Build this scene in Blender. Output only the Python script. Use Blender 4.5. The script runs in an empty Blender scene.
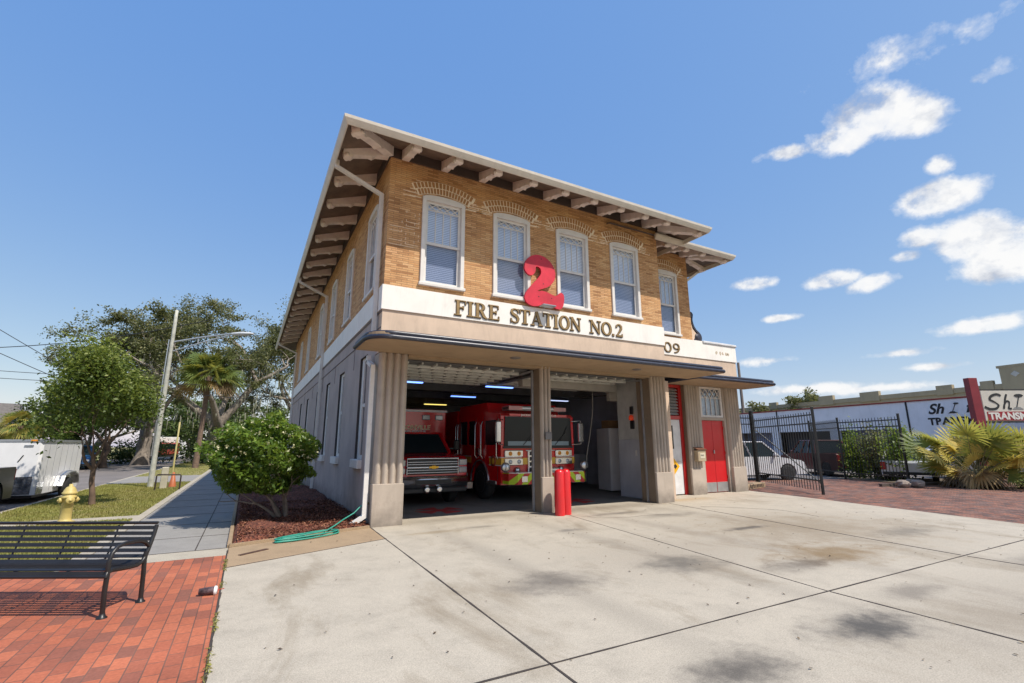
import bpy, math, random
import numpy as np
from mathutils import Vector, Matrix
R = math.radians
PI = math.pi
SC = bpy.context.scene
COL = SC.collection
random.seed(7)
rng = np.random.default_rng(11)

# ------------------------------------------------------------------ materials
def new_mat(name):
    m = bpy.data.materials.new(name); m.use_nodes = True
    nt = m.node_tree; nt.nodes.clear()
    out = nt.nodes.new('ShaderNodeOutputMaterial')
    b = nt.nodes.new('ShaderNodeBsdfPrincipled')
    nt.links.new(b.outputs[0], out.inputs[0])
    return m, nt, b, out
def N(nt, t, **kw):
    n = nt.nodes.new(t)
    for k, v in kw.items():
        if k.startswith('i_'):
            key = k[2:]
            n.inputs[int(key) if key.isdigit() else key].default_value = v
        else: setattr(n, k, v)
    return n
def ramp(nt, src, stops, interp='LINEAR'):
    r = nt.nodes.new('ShaderNodeValToRGB'); cr = r.color_ramp; cr.interpolation = interp
    while len(cr.elements) < len(stops): cr.elements.new(0.5)
    for e, (p, c) in zip(cr.elements, stops):
        e.position = p; e.color = (*c, 1) if len(c) == 3 else c
    nt.links.new(src, r.inputs[0]); return r.outputs[0]
def mixc(nt, fac, a, b, mode='MIX'):
    m = nt.nodes.new('ShaderNodeMix'); m.data_type = 'RGBA'; m.blend_type = mode
    for s, v in ((m.inputs[0], fac), (m.inputs[6], a), (m.inputs[7], b)):
        if hasattr(v, 'is_linked') or hasattr(v, 'node'): nt.links.new(v, s)
        elif isinstance(v, (int, float)): s.default_value = v
        else: s.default_value = (*v, 1) if len(v) == 3 else v
    return m.outputs[2]
def coords(nt, kind='Object', scale=(1,1,1), rot=(0,0,0), loc=(0,0,0)):
    t = nt.nodes.new('ShaderNodeTexCoord'); m = nt.nodes.new('ShaderNodeMapping')
    m.inputs['Scale'].default_value = scale; m.inputs['Rotation'].default_value = rot; m.inputs['Location'].default_value = loc
    nt.links.new(t.outputs[kind], m.inputs[0]); return m.outputs[0]
def noise(nt, vec, scale, detail=4, rough=.55, dist=0):
    n = N(nt, 'ShaderNodeTexNoise'); n.inputs['Scale'].default_value = scale
    n.inputs['Detail'].default_value = detail; n.inputs['Roughness'].default_value = rough
    n.inputs['Distortion'].default_value = dist
    nt.links.new(vec, n.inputs['Vector']); return n.outputs['Fac']
def bump(nt, b, h, strength=.2, dist=.01):
    n = N(nt, 'ShaderNodeBump'); n.inputs['Strength'].default_value = strength; n.inputs['Distance'].default_value = dist
    nt.links.new(h, n.inputs['Height']); nt.links.new(n.outputs[0], b.inputs['Normal'])
def math_(nt, op, a, b=None, c=None, clamp=False):
    n = nt.nodes.new('ShaderNodeMath'); n.operation = op; n.use_clamp = clamp
    for i, v in enumerate((a, b, c)):
        if v is None: continue
        if hasattr(v, 'node'): nt.links.new(v, n.inputs[i])
        else: n.inputs[i].default_value = v
    return n.outputs[0]

MC = {}
def M(name, col=(.5,.5,.5), rough=.6, metal=0, var=.12, scale=4, bmp=.1, bscale=60, dirt=0, spec=.5, emit=0, coat=0, base=0):
    """paint / metal / stucco with mottled colour, streaks and small relief"""
    if name in MC: return MC[name]
    m, nt, b, out = new_mat(name)
    v = coords(nt)
    n1 = noise(nt, v, scale, 6, .6)
    c0 = tuple(max(0, x*(1-var)) for x in col); c1 = tuple(min(1, x*(1+var)) for x in col)
    c = ramp(nt, n1, [(.3, c0), (.7, c1)])
    if dirt:
        v2 = coords(nt, scale=(1.6, 1.6, .45))
        n2 = noise(nt, v2, 1.6, 8, .7, .6)
        f = ramp(nt, n2, [(.50, (0,0,0)), (.80, (dirt,)*3)])
        c = mixc(nt, f, c, tuple(x*.45 for x in col))
    if base:   # splash grime and damp near the ground
        s_ = nt.nodes.new('ShaderNodeSeparateXYZ'); nt.links.new(v, s_.inputs[0])
        g_ = math_(nt, 'ADD', s_.outputs[2], math_(nt, 'MULTIPLY', math_(nt, 'SUBTRACT', noise(nt, v, 3.5, 6, .7), .5), .9))
        c = mixc(nt, ramp(nt, g_, [(.0, (base,)*3), (.45, (0,0,0))]), c, tuple(x*.38 for x in col))
    nt.links.new(c, b.inputs['Base Color'])
    b.inputs['Roughness'].default_value = rough; b.inputs['Metallic'].default_value = metal
    b.inputs['Specular IOR Level'].default_value = spec
    if coat: b.inputs['Coat Weight'].default_value = coat; b.inputs['Coat Roughness'].default_value = .08
    if bmp: bump(nt, b, noise(nt, v, bscale, 3), bmp, .01)
    if emit:
        b.inputs['Emission Strength'].default_value = emit; b.inputs['Emission Color'].default_value = (*col, 1)
    MC[name] = m; return m

def brick_mat(name, axis, cols, mortar, bw, bh, ms=.008, sunk=.4, planar=False, rot=0, mort_var=True, offs=.5, rough=.85):
    m, nt, b, out = new_mat(name)
    t = nt.nodes.new('ShaderNodeTexCoord'); s = nt.nodes.new('ShaderNodeSeparateXYZ'); c = nt.nodes.new('ShaderNodeCombineXYZ')
    nt.links.new(t.outputs['Object'], s.inputs[0])
    if axis == 'floor':
        nt.links.new(s.outputs[1], c.inputs[0]); nt.links.new(s.outputs[0], c.inputs[1])
    else:
        g = nt.nodes.new('ShaderNodeNewGeometry'); sn = nt.nodes.new('ShaderNodeSeparateXYZ'); nt.links.new(g.outputs['True Normal'], sn.inputs[0])
        k = math_(nt, 'GREATER_THAN', math_(nt, 'ABSOLUTE', sn.outputs[0]), .5)
        u = math_(nt, 'ADD', math_(nt, 'MULTIPLY', s.outputs[1], k), math_(nt, 'MULTIPLY', s.outputs[0], math_(nt, 'SUBTRACT', 1.0, k)))
        nt.links.new(u, c.inputs[0]); nt.links.new(s.outputs[2], c.inputs[1])
    vec = c.outputs[0]
    if rot:
        mp = nt.nodes.new('ShaderNodeMapping'); mp.inputs['Rotation'].default_value = (0,0,rot)
        nt.links.new(vec, mp.inputs[0]); vec = mp.outputs[0]
    bt = nt.nodes.new('ShaderNodeTexBrick')
    nt.links.new(vec, bt.inputs['Vector'])
    bt.offset = offs
    for k, v in (('Color1', (0,0,0,1)), ('Color2', (1,1,1,1)), ('Mortar', (.5,.5,.5,1)), ('Scale', 1), ('Mortar Size', ms), ('Mortar Smooth', .15), ('Bias', 0), ('Brick Width', bw), ('Row Height', bh)):
        bt.inputs[k].default_value = v
    bc = ramp(nt, bt.outputs['Color'], [(i/(len(cols)-1), x) for i, x in enumerate(cols)])
    n1 = noise(nt, t.outputs['Object'], 1.1, 5, .6); n2 = noise(nt, t.outputs['Object'], 35, 4)
    bc = mixc(nt, .55, bc, ramp(nt, n1, [(.3, (.35,.35,.35)), (.7, (.65,.65,.65))]), 'OVERLAY')
    bc = mixc(nt, .5, bc, ramp(nt, n2, [(.3, (.35,.35,.35)), (.7, (.65,.65,.65))]), 'OVERLAY')
    mc = mixc(nt, ramp(nt, n1, [(.4, (0,0,0)), (.6, (1,1,1))]), tuple(x*.6 for x in mortar), mortar) if mort_var else mixc(nt, .5, mortar, mortar)
    col = mixc(nt, bt.outputs['Fac'], bc, mc)
    nt.links.new(col, b.inputs['Base Color']); b.inputs['Roughness'].default_value = rough
    h = math_(nt, 'MULTIPLY_ADD', bt.outputs['Fac'], -1.0, math_(nt, 'MULTIPLY', n2, .35))
    bump(nt, b, h, sunk, .012)
    return m

def concrete_mat(name, col, stain=.5, pits=True, spots=()):
    m, nt, b, out = new_mat(name)
    v = coords(nt)
    big = noise(nt, v, .42, 6, .62, .4); mid = noise(nt, v, 2.3, 8, .7); fine = noise(nt, v, 90, 3, .7)
    st = noise(nt, coords(nt, scale=(1, .45, 1), rot=(0,0,.25), loc=(3.1,1.7,0)), .8, 7, .66, .5)
    c = ramp(nt, mid, [(.25, tuple(x*.8 for x in col)), (.5, col), (.8, tuple(min(1, x*1.13) for x in col))])
    c = mixc(nt, ramp(nt, st, [(.54, (0,0,0)), (.74, (stain,)*3)]), c, tuple(x*y for x, y in zip(col, (.55,.5,.43))))
    c = mixc(nt, ramp(nt, big, [(.60, (0,0,0)), (.85, (stain*.8,)*3)]), c, tuple(x*.5 for x in col))
    for (x, y, rx, ry, s, tint) in spots:
        mp = nt.nodes.new('ShaderNodeMapping'); mp.vector_type = 'POINT'
        mp.inputs['Location'].default_value = (-x/rx, -y/ry, 0); mp.inputs['Scale'].default_value = (1/rx, 1/ry, 0)
        t = nt.nodes.new('ShaderNodeTexCoord'); nt.links.new(t.outputs['Object'], mp.inputs[0])
        l = nt.nodes.new('ShaderNodeVectorMath'); l.operation = 'LENGTH'; nt.links.new(mp.outputs[0], l.inputs[0])
        d = math_(nt, 'SUBTRACT', 1.0, l.outputs['Value'])
        d = math_(nt, 'ADD', d, math_(nt, 'MULTIPLY', math_(nt, 'SUBTRACT', mid, .5), 2.0))
        f = ramp(nt, d, [(-.0, (0,0,0)), (1.0, (s,)*3)], 'EASE')
        c = mixc(nt, f, c, tint)
    c = mixc(nt, .7, c, ramp(nt, fine, [(.25, (.25,)*3), (.75, (.75,)*3)]), 'OVERLAY')
    c = mixc(nt, .55, c, ramp(nt, noise(nt, v, 24, 6, .75, .0), [(.3, (.42,)*3), (.7, (.58,)*3)]), 'OVERLAY')
    if pits:
        vo = nt.nodes.new('ShaderNodeTexVoronoi'); vo.inputs['Scale'].default_value = 5.5; nt.links.new(v, vo.inputs['Vector'])
        pm = ramp(nt, vo.outputs['Distance'], [(.0, (.75,)*3), (.07, (0,0,0))])
        pm2 = mixc(nt, 1, pm, ramp(nt, noise(nt, v, 1.5, 2), [(.52, (0,0,0)), (.6, (1,1,1))]), 'MULTIPLY')
        c = mixc(nt, pm2, c, (.12,.1,.09))
    nt.links.new(c, b.inputs['Base Color']); b.inputs['Roughness'].default_value = .88
    bump(nt, b, fine, .18, .004)
    return m

def glass_mat(name, tint=(.6,.7,.8), refl=.35, rough=.02):
    m = bpy.data.materials.new(name); m.use_nodes = True; nt = m.node_tree; nt.nodes.clear()
    out = nt.nodes.new('ShaderNodeOutputMaterial'); mx = nt.nodes.new('ShaderNodeMixShader')
    tr = nt.nodes.new('ShaderNodeBsdfTransparent'); tr.inputs[0].default_value = (*tint, 1)
    gl = nt.nodes.new('ShaderNodeBsdfGlossy'); gl.inputs['Roughness'].default_value = rough; gl.inputs[0].default_value = (.9,.95,1,1)
    fr = nt.nodes.new('ShaderNodeLayerWeight'); fr.inputs[0].default_value = .5; fz = math_(nt, 'MULTIPLY_ADD', math_(nt, 'POWER', fr.outputs['Facing'], 5.0), .9, .03)
    v = coords(nt); bn = nt.nodes.new('ShaderNodeBump'); bn.inputs['Strength'].default_value = .04; bn.inputs['Distance'].default_value = .02
    nt.links.new(noise(nt, v, 2.5, 2), bn.inputs['Height']); nt.links.new(bn.outputs[0], gl.inputs['Normal'])
    f = math_(nt, 'ADD', fz, refl, clamp=True)
    nt.links.new(f, mx.inputs[0]); nt.links.new(tr.outputs[0], mx.inputs[1]); nt.links.new(gl.outputs[0], mx.inputs[2])
    nt.links.new(mx.outputs[0], out.inputs[0]); return m

def leaf_mat(name, dark, mid, light, trans=.35, rough=.5):
    m = bpy.data.materials.new(name); m.use_nodes = True; nt = m.node_tree; nt.nodes.clear()
    out = nt.nodes.new('ShaderNodeOutputMaterial'); mx = nt.nodes.new('ShaderNodeMixShader'); mx.inputs[0].default_value = trans
    b = nt.nodes.new('ShaderNodeBsdfPrincipled'); b.inputs['Roughness'].default_value = rough
    b.inputs['Specular IOR Level'].default_value = .35
    tl = nt.nodes.new('ShaderNodeBsdfTranslucent')
    a = nt.nodes.new('ShaderNodeAttribute'); a.attribute_name = 'tint'
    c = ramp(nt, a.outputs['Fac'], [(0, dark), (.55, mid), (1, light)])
    nt.links.new(c, b.inputs['Base Color'])
    c2 = mixc(nt, .4, c, (light[0]*1.3, light[1]*1.4, light[2]*.6))
    nt.links.new(c2, tl.inputs[0])
    nt.links.new(b.outputs[0], mx.inputs[1]); nt.links.new(tl.outputs[0], mx.inputs[2]); nt.links.new(mx.outputs[0], out.inputs[0])
    return m

# ------------------------------------------------------------------ mesh building
class MB:
    def __init__(s): s.v = []; s.f = []; s.mi = []; s.sm = []; s.T = Matrix.Identity(4)
    def add(s, vs, fs, mi=0, smooth=False):
        o = len(s.v)
        for p in vs: s.v.append(tuple(s.T @ Vector(p)))
        for f in fs: s.f.append(tuple(o+i for i in f)); s.mi.append(mi); s.sm.append(smooth)
        return s
    def box(s, x0, x1, y0, y1, z0, z1, mi=0, ch=0):
        if x1 < x0: x0, x1 = x1, x0
        if y1 < y0: y0, y1 = y1, y0
        if z1 < z0: z0, z1 = z1, z0
        if ch:
            c = min(ch, (x1-x0)*.45, (y1-y0)*.45, (z1-z0)*.45)
            rings = []
            for z, d in ((z0, c), (z0+c, 0), (z1-c, 0), (z1, c)):
                a0, a1, b0, b1 = x0+d, x1-d, y0+d, y1-d
                e = c if d == 0 else 0
                if d == 0: rings.append([(a0+e,b0,z),(a1-e,b0,z),(a1,b0+e,z),(a1,b1-e,z),(a1-e,b1,z),(a0+e,b1,z),(a0,b1-e,z),(a0,b0+e,z)])
                else: rings.append([(a0,b0,z),(a1,b0,z),(a1,b0,z),(a1,b1,z),(a1,b1,z),(a0,b1,z),(a0,b1,z),(a0,b0,z)])
            vs = [p for r in rings for p in r]; fs = []
            for k in range(3):
                for i in range(8):
                    j = (i+1) % 8; fs.append((k*8+i, k*8+j, (k+1)*8+j, (k+1)*8+i))
            fs.append((6, 4, 2, 0)); fs.append((24, 26, 28, 30))
            return s.add(vs, fs, mi)
        return s.add([(x0,y0,z0),(x1,y0,z0),(x1,y1,z0),(x0,y1,z0),(x0,y0,z1),(x1,y0,z1),(x1,y1,z1),(x0,y1,z1)],
              [(0,3,2,1),(4,5,6,7),(0,1,5,4),(1,2,6,5),(2,3,7,6),(3,0,4,7)], mi)
    def prism(s, pts, d0, d1, axis='y', mi=0, smooth_side=False):
        """polygon pts (a,b) extruded along axis"""
        def P(a, b, d): return {'y': (a, d, b), 'z': (a, b, d), 'x': (d, a, b)}[axis]
        n = len(pts); vs = [P(a, b, d0) for a, b in pts] + [P(a, b, d1) for a, b in pts]
        area = sum(pts[i][0]*pts[(i+1)%n][1]-pts[(i+1)%n][0]*pts[i][1] for i in range(n))
        ccw = area > 0
        up = (d1 > d0)
        flip = ccw ^ up
        if axis == 'y': flip = not flip
        o = tuple(range(n)); t = tuple(range(n, 2*n))
        s.add(vs, [], mi)
        base = len(s.v)-2*n
        def F(f, sm=False): s.f.append(tuple(base+i for i in (f if not flip else f[::-1]))); s.mi.append(mi); s.sm.append(sm)
        F(o[::-1]); F(t)
        for i in range(n):
            j = (i+1) % n; F((i, j, n+j, n+i), smooth_side)
        return s
    def tube(s, pts, r, n=8, mi=0, caps=True):
        pts = [Vector(p) for p in pts]; rs = r if isinstance(r, (list, tuple)) else [r]*len(pts)
        vs = []; up = None
        for i, p in enumerate(pts):
            d = (pts[min(i+1, len(pts)-1)]-pts[max(i-1, 0)])
            d = d.normalized() if d.length > 1e-9 else Vector((0,0,1))
            if up is None: up = Vector((0,0,1)) if abs(d.z) < .9 else Vector((1,0,0))
            a = d.cross(up)
            if a.length < 1e-4: a = d.cross(Vector((1,.3,0)))
            a.normalize(); b = a.cross(d).normalized(); up = b
            for k in range(n):
                t = 2*PI*k/n; vs.append(tuple(p+a*math.cos(t)*rs[i]+b*math.sin(t)*rs[i]))
        fs = []
        for i in range(len(pts)-1):
            for k in range(n):
                j = (k+1) % n; fs.append((i*n+k, i*n+j, (i+1)*n+j, (i+1)*n+k))
        s.add(vs, fs, mi, True)
        if caps:
            s.add(vs[:n], [tuple(range(n))[::-1]], mi); s.add(vs[-n:], [tuple(range(n))], mi)
        return s
    def bar(s, p0, p1, w, h=None, mi=0):
        """square bar between two points"""
        h = h or w; p0 = Vector(p0); p1 = Vector(p1); d = (p1-p0).normalized()
        up = Vector((0,0,1)) if abs(d.z) < .95 else Vector((0,1,0))
        a = d.cross(up).normalized()*w/2; b = a.cross(d).normalized()*h/2
        vs = [tuple(p+q) for p in (p0, p1) for q in (-a-b, a-b, a+b, -a+b)]
        return s.add(vs, [(3,2,1,0),(4,5,6,7),(0,1,5,4),(1,2,6,5),(2,3,7,6),(3,0,4,7)], mi)
    def lathe(s, prof, n=20, c=(0,0,0), axis='z', mi=0):
        vs = []; fs = []
        for r, h in prof:
            for k in range(n):
                t = 2*PI*k/n; a, b = r*math.cos(t), r*math.sin(t)
                p = {'z': (a, b, h), 'x': (h, a, b), 'y': (b, h, a)}[axis]
                vs.append((p[0]+c[0], p[1]+c[1], p[2]+c[2]))
        for i in range(len(prof)-1):
            for k in range(n):
                j = (k+1) % n; fs.append((i*n+k, i*n+j, (i+1)*n+j, (i+1)*n+k))
        s.add(vs, fs, mi, True)
        if prof[0][0] > 1e-4: s.add(vs[:n], [tuple(range(n))[::-1]], mi)
        if prof[-1][0] > 1e-4: s.add(vs[-n:], [tuple(range(n))], mi)
        return s
    def loft(s, rings, mi=0, smooth=True, caps=True):
        n = len(rings[0]); vs = [p for r in rings for p in r]; fs = []
        for i in range(len(rings)-1):
            for k in range(n):
                j = (k+1) % n; fs.append((i*n+k, i*n+j, (i+1)*n+j, (i+1)*n+k))
        s.add(vs, fs, mi, smooth)
        if caps:
            s.add(rings[0], [tuple(range(n))[::-1]], mi); s.add(rings[-1], [tuple(range(n))], mi)
        return s
    def ribbon(s, pts, ws, y0, y1, mi=0):
        """stroke in xz with varying width, given thickness along y"""
        n = len(pts); ws = ws if isinstance(ws, (list, tuple)) else [ws]*n
        L = []; Rr = []
        for i, (x, z) in enumerate(pts):
            a = pts[max(i-1, 0)]; b = pts[min(i+1, n-1)]
            dx, dz = b[0]-a[0], b[1]-a[1]; l = math.hypot(dx, dz) or 1; nx, nz = -dz/l, dx/l
            L.append((x+nx*ws[i]/2, z+nz*ws[i]/2)); Rr.append((x-nx*ws[i]/2, z-nz*ws[i]/2))
        for i in range(n-1):
            s.prism([L[i], Rr[i], Rr[i+1], L[i+1]], y0, y1, 'y', mi)
        return s
    def build(s, name, mats, parent=None, loc=(0,0,0), rot=(0,0,0), fixn=True, edge_split=None):
        me = bpy.data.meshes.new(name); me.from_pydata(s.v, [], s.f)
        for m in (mats if isinstance(mats, (list, tuple)) else [mats]): me.materials.append(m)
        me.polygons.foreach_set('material_index', s.mi); me.polygons.foreach_set('use_smooth', s.sm)
        if fixn:
            import bmesh
            bm = bmesh.new(); bm.from_mesh(me); bmesh.ops.recalc_face_normals(bm, faces=bm.faces); bm.to_mesh(me); bm.free()
        me.update()
        o = bpy.data.objects.new(name, me); COL.objects.link(o); o.parent = parent; o.location = loc; o.rotation_euler = rot
        return o
def thing(name, label, cat, loc=(0,0,0), rz=0, group=None):
    o = bpy.data.objects.new(name, None); COL.objects.link(o); o.location = loc; o.rotation_euler = (0,0,rz)
    o.empty_display_size = .2
    return tag(o, label, cat, group)
def tag(o, label, cat, group=None):
    o['label'] = label; o['category'] = cat
    if group: o['group'] = group
    return o
def struct(name, mb, m, **k):
    o = mb.build(name, m, **k); o['kind'] = 'structure'; return o
def dup(o, parent=None, loc=None, rot=None, label=None):
    c = o.copy(); COL.objects.link(c); c.parent = parent
    if loc is not None: c.location = loc
    if rot is not None: c.rotation_euler = rot
    if label: c['label'] = label
    for ch in [x for x in SC.objects if x.parent == o and x != c]: dup(ch, c)
    return c
def poly(name, pts, z0, z1, m):
    b = MB(); b.prism(pts, z0, z1, 'z'); return struct(name, b, m)
def walls(b, u0, u1, z0, z1, holes, t0, t1, axis='y', mi=0):
    """wall slab in u,z with rectangular holes (u0,u1,z0,z1)"""
    us = sorted({u0, u1, *[h[0] for h in holes], *[h[1] for h in holes]}); us = [u for u in us if u0 <= u <= u1]
    for a, c in zip(us[:-1], us[1:]):
        m = (a+c)/2; cuts = sorted((h[2], h[3]) for h in holes if h[0] < m < h[1])
        z = z0
        for lo, hi in cuts:
            if lo > z: rect(b, a, c, z, lo, t0, t1, axis, mi)
            z = max(z, hi)
        if z < z1: rect(b, a, c, z, z1, t0, t1, axis, mi)
def rect(b, a, c, z0, z1, t0, t1, axis, mi=0):
    if axis == 'y': b.box(a, c, t0, t1, z0, z1, mi)
    else: b.box(t0, t1, a, c, z0, z1, mi)
def text(name, s, size, m, parent, loc, rot=(PI/2,0,0), ext=.005, sx=1, shear=0, align='LEFT', off=0):
    cu = bpy.data.curves.new(name+'_curve', 'FONT'); cu.body = s; cu.size = size; cu.extrude = ext; cu.shear = shear; cu.align_x = align; cu.offset = off
    t = bpy.data.objects.new(name, cu); COL.objects.link(t)
    bpy.context.view_layer.update()
    me = bpy.data.meshes.new_from_object(t.evaluated_get(bpy.context.evaluated_depsgraph_get()))
    bpy.data.objects.remove(t)
    me.materials.clear(); me.materials.append(m)
    o = bpy.data.objects.new(name, me); COL.objects.link(o); o.parent = parent; o.location = loc; o.rotation_euler = rot; o.scale = (sx,1,1)
    return o

# ------------------------------------------------------------------ foliage
def leaf_mesh(name, cen, size, m, parent=None, tint=None, updir=.3, aspect=.55, loc=(0,0,0)):
    cen = np.asarray(cen, float); n = len(cen)
    nrm = rng.normal(size=(n,3)); nrm[:,2] = np.abs(nrm[:,2])+updir; nrm /= np.linalg.norm(nrm, axis=1)[:,None]
    t = rng.normal(size=(n,3)); a = np.cross(nrm, t); a /= np.linalg.norm(a, axis=1)[:,None]; b = np.cross(nrm, a)
    s = size*(.6+.8*rng.random(n))[:,None]
    A = a*s*.5; B = b*s*aspect*.5
    fold = nrm*s*.12
    V = np.stack([cen-A, cen-B*1.0+fold, cen+A, cen+B+fold], 1).reshape(-1,3)
    me = bpy.data.meshes.new(name); me.vertices.add(4*n); me.vertices.foreach_set('co', V.ravel())
    me.loops.add(4*n); me.loops.foreach_set('vertex_index', np.arange(4*n, dtype=np.int32))
    me.polygons.add(n); me.polygons.foreach_set('loop_start', np.arange(0, 4*n, 4, dtype=np.int32))
    me.polygons.foreach_set('loop_total', np.full(n, 4, dtype=np.int32))
    me.update(calc_edges=True)
    at = me.attributes.new('tint', 'FLOAT', 'FACE')
    if tint is None: tint = rng.random(n)
    at.data.foreach_set('value', np.clip(tint, 0, 1).astype(np.float32))
    me.materials.append(m)
    o = bpy.data.objects.new(name, me); COL.objects.link(o); o.parent = parent; o.location = loc
    return o
def branches(b, p, d, length, r, depth, terms, spread=.75, wob=.25, droop=0, minr=.012, rnd=random, kids=(2,3)):
    segs = 4; pts = [Vector(p)]; rs = [r]; d = Vector(d).normalized()
    for i in range(segs):
        d = (d + Vector((rnd.uniform(-wob, wob), rnd.uniform(-wob, wob), rnd.uniform(-wob, wob)-droop))).normalized()
        pts.append(pts[-1]+d*length/segs); rs.append(max(minr, r*(1-.42*(i+1)/segs)))
    b.tube(pts, rs, 6 if depth > 1 else 5 if depth == 1 else 4, caps=False)
    if depth <= 1:
        for q in pts[1:]: terms.append((q, depth))
    if depth == 0: return
    for k in range(rnd.randint(*kids)):
        az = rnd.uniform(0, 2*PI)
        side = Vector((math.cos(az), math.sin(az), rnd.uniform(-.2, .5)))
        nd = (d*(1-spread*.5) + side*spread).normalized()
        branches(b, pts[-1] if k < 2 else pts[-2], nd, length*rnd.uniform(.6, .85), rs[-1]*.8, depth-1, terms, spread, wob, droop, minr, rnd, kids)
def tree(name, label, loc, height, crown_r, trunk_r, leafm, barkm, nleaf=5000, lsize=.16, seed=1, depth=4, trunk_h=None, lean=(0,0), spread=.75, clump=.5, group=None, cat='tree', kids=(2,3), limbs=3, wob=.25, squash=1.0):
    rnd = random.Random(seed)
    t = thing(name, label, cat, loc, 0, group)
    b = MB(); terms = []
    th = trunk_h or height*.3
    pts = [Vector((lean[0]*k/4*th + rnd.uniform(-1,1)*trunk_r*.4, lean[1]*k/4*th + rnd.uniform(-1,1)*trunk_r*.4, th*k/4)) for k in range(5)]
    pts[0] = Vector((0,0,-.15))
    b.tube(pts, [trunk_r*1.35, trunk_r, trunk_r*.92, trunk_r*.88, trunk_r*.8], 9, caps=False)
    L = (height-th)*.42
    for k in range(limbs):
        az = 2*PI*k/limbs+rnd.uniform(-.5,.5)
        branches(b, pts[-1 if k % 2 == 0 else -2], (math.cos(az)*.75, math.sin(az)*.75, rnd.uniform(.55,1.0)), L, trunk_r*.62, depth-1, terms, spread, wob, 0, .008, rnd, kids)
    # fit the crown into its height and radius
    P = np.array([tuple(q[0]) for q in terms])
    V = np.array(b.v); 
    top = P[:,2].max(); sc_z = (height-th-clump*.5)/(top-th) if top > th else 1
    rad = np.percentile(np.hypot(P[:,0]-pts[-1].x, P[:,1]-pts[-1].y), 92); sc_r = (crown_r-clump*.4)/rad
    def fit(A):
        A = A.copy(); w = np.clip((A[:,2]-th*.9)/(th*.35+.01), 0, 1)
        A[:,0] = A[:,0]+(A[:,0]-pts[-1].x)*(sc_r-1)*w; A[:,1] = A[:,1]+(A[:,1]-pts[-1].y)*(sc_r-1)*w
        hi = A[:,2] > th; A[hi,2] = th+(A[hi,2]-th)*sc_z; return A
    b.v = [tuple(q) for q in fit(V)]; P = fit(P)
    b.build('trunk', barkm, t)
    idx = rng.integers(0, len(P), nleaf)
    ct = rng.random(len(P))
    off = rng.normal(size=(nleaf,3))*clump*np.array([.5,.5,.33*squash])
    cen = P[idx]+off
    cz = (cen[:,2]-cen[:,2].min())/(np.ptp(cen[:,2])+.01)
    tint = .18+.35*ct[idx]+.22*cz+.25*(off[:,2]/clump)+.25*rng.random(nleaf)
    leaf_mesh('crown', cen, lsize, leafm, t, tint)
    return t
# ------------------------------------------------------------------ camera, light, sky
CAM_Z = 1.6
F_ = Vector((0.46966919, 0.85687026, 0.21256578)); R_ = Vector((0.87724289, -0.48003594, -0.00322458)); U_ = Vector((-0.09927617, -0.1879863, 0.97714144))
cam = bpy.data.cameras.new('camera'); co = bpy.data.objects.new('camera', cam); COL.objects.link(co)
cam.sensor_width = 36; cam.lens = 36*474.34/1024; cam.clip_end = 2000; cam.clip_start = .05
mw = Matrix((R_, U_, -F_)).transposed().to_4x4(); mw.translation = Vector((-2.3137, -10.1038, CAM_Z)); co.matrix_world = mw
SC.camera = co
SC.view_settings.view_transform = 'Standard'; SC.view_settings.look = 'None'; SC.view_settings.exposure = 0
to_sun = Vector((.354, -.61, 1)).normalized()
sl = bpy.data.lights.new('sun', 'SUN'); sl.energy = 5.0; sl.angle = R(.5); sl.color = (1, .93, .82)
so = bpy.data.objects.new('sun', sl); COL.objects.link(so); so.rotation_euler = to_sun.to_track_quat('Z', 'Y').to_euler()
W = bpy.data.worlds.new('World'); SC.world = W; W.use_nodes = True; nt = W.node_tree; nt.nodes.clear()
wo = nt.nodes.new('ShaderNodeOutputWorld')
sky = nt.nodes.new('ShaderNodeTexSky'); sky.sky_type = 'NISHITA'; sky.sun_disc = False
sky.sun_elevation = math.asin(to_sun.z); sky.sun_rotation = math.atan2(to_sun.x, to_sun.y); sky.air_density = 1.0; sky.dust_density = .6; sky.ozone_density = 1.5
bg = nt.nodes.new('ShaderNodeBackground'); bg.inputs[1].default_value = .135
hs = nt.nodes.new('ShaderNodeHueSaturation'); hs.inputs['Saturation'].default_value = 1.0; nt.links.new(sky.outputs[0], hs.inputs['Color'])
vma = nt.nodes.new('ShaderNodeVectorMath'); vma.operation = 'MULTIPLY_ADD'; nt.links.new(hs.outputs[0], vma.inputs[0])
vma.inputs[1].default_value = (.90, .64, .20); vma.inputs[2].default_value = (.054/.135, .212/.135, .645/.135)
nt.links.new(vma.outputs[0], bg.inputs[0])
tc = nt.nodes.new('ShaderNodeTexCoord'); D = tc.outputs['Generated']
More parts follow.
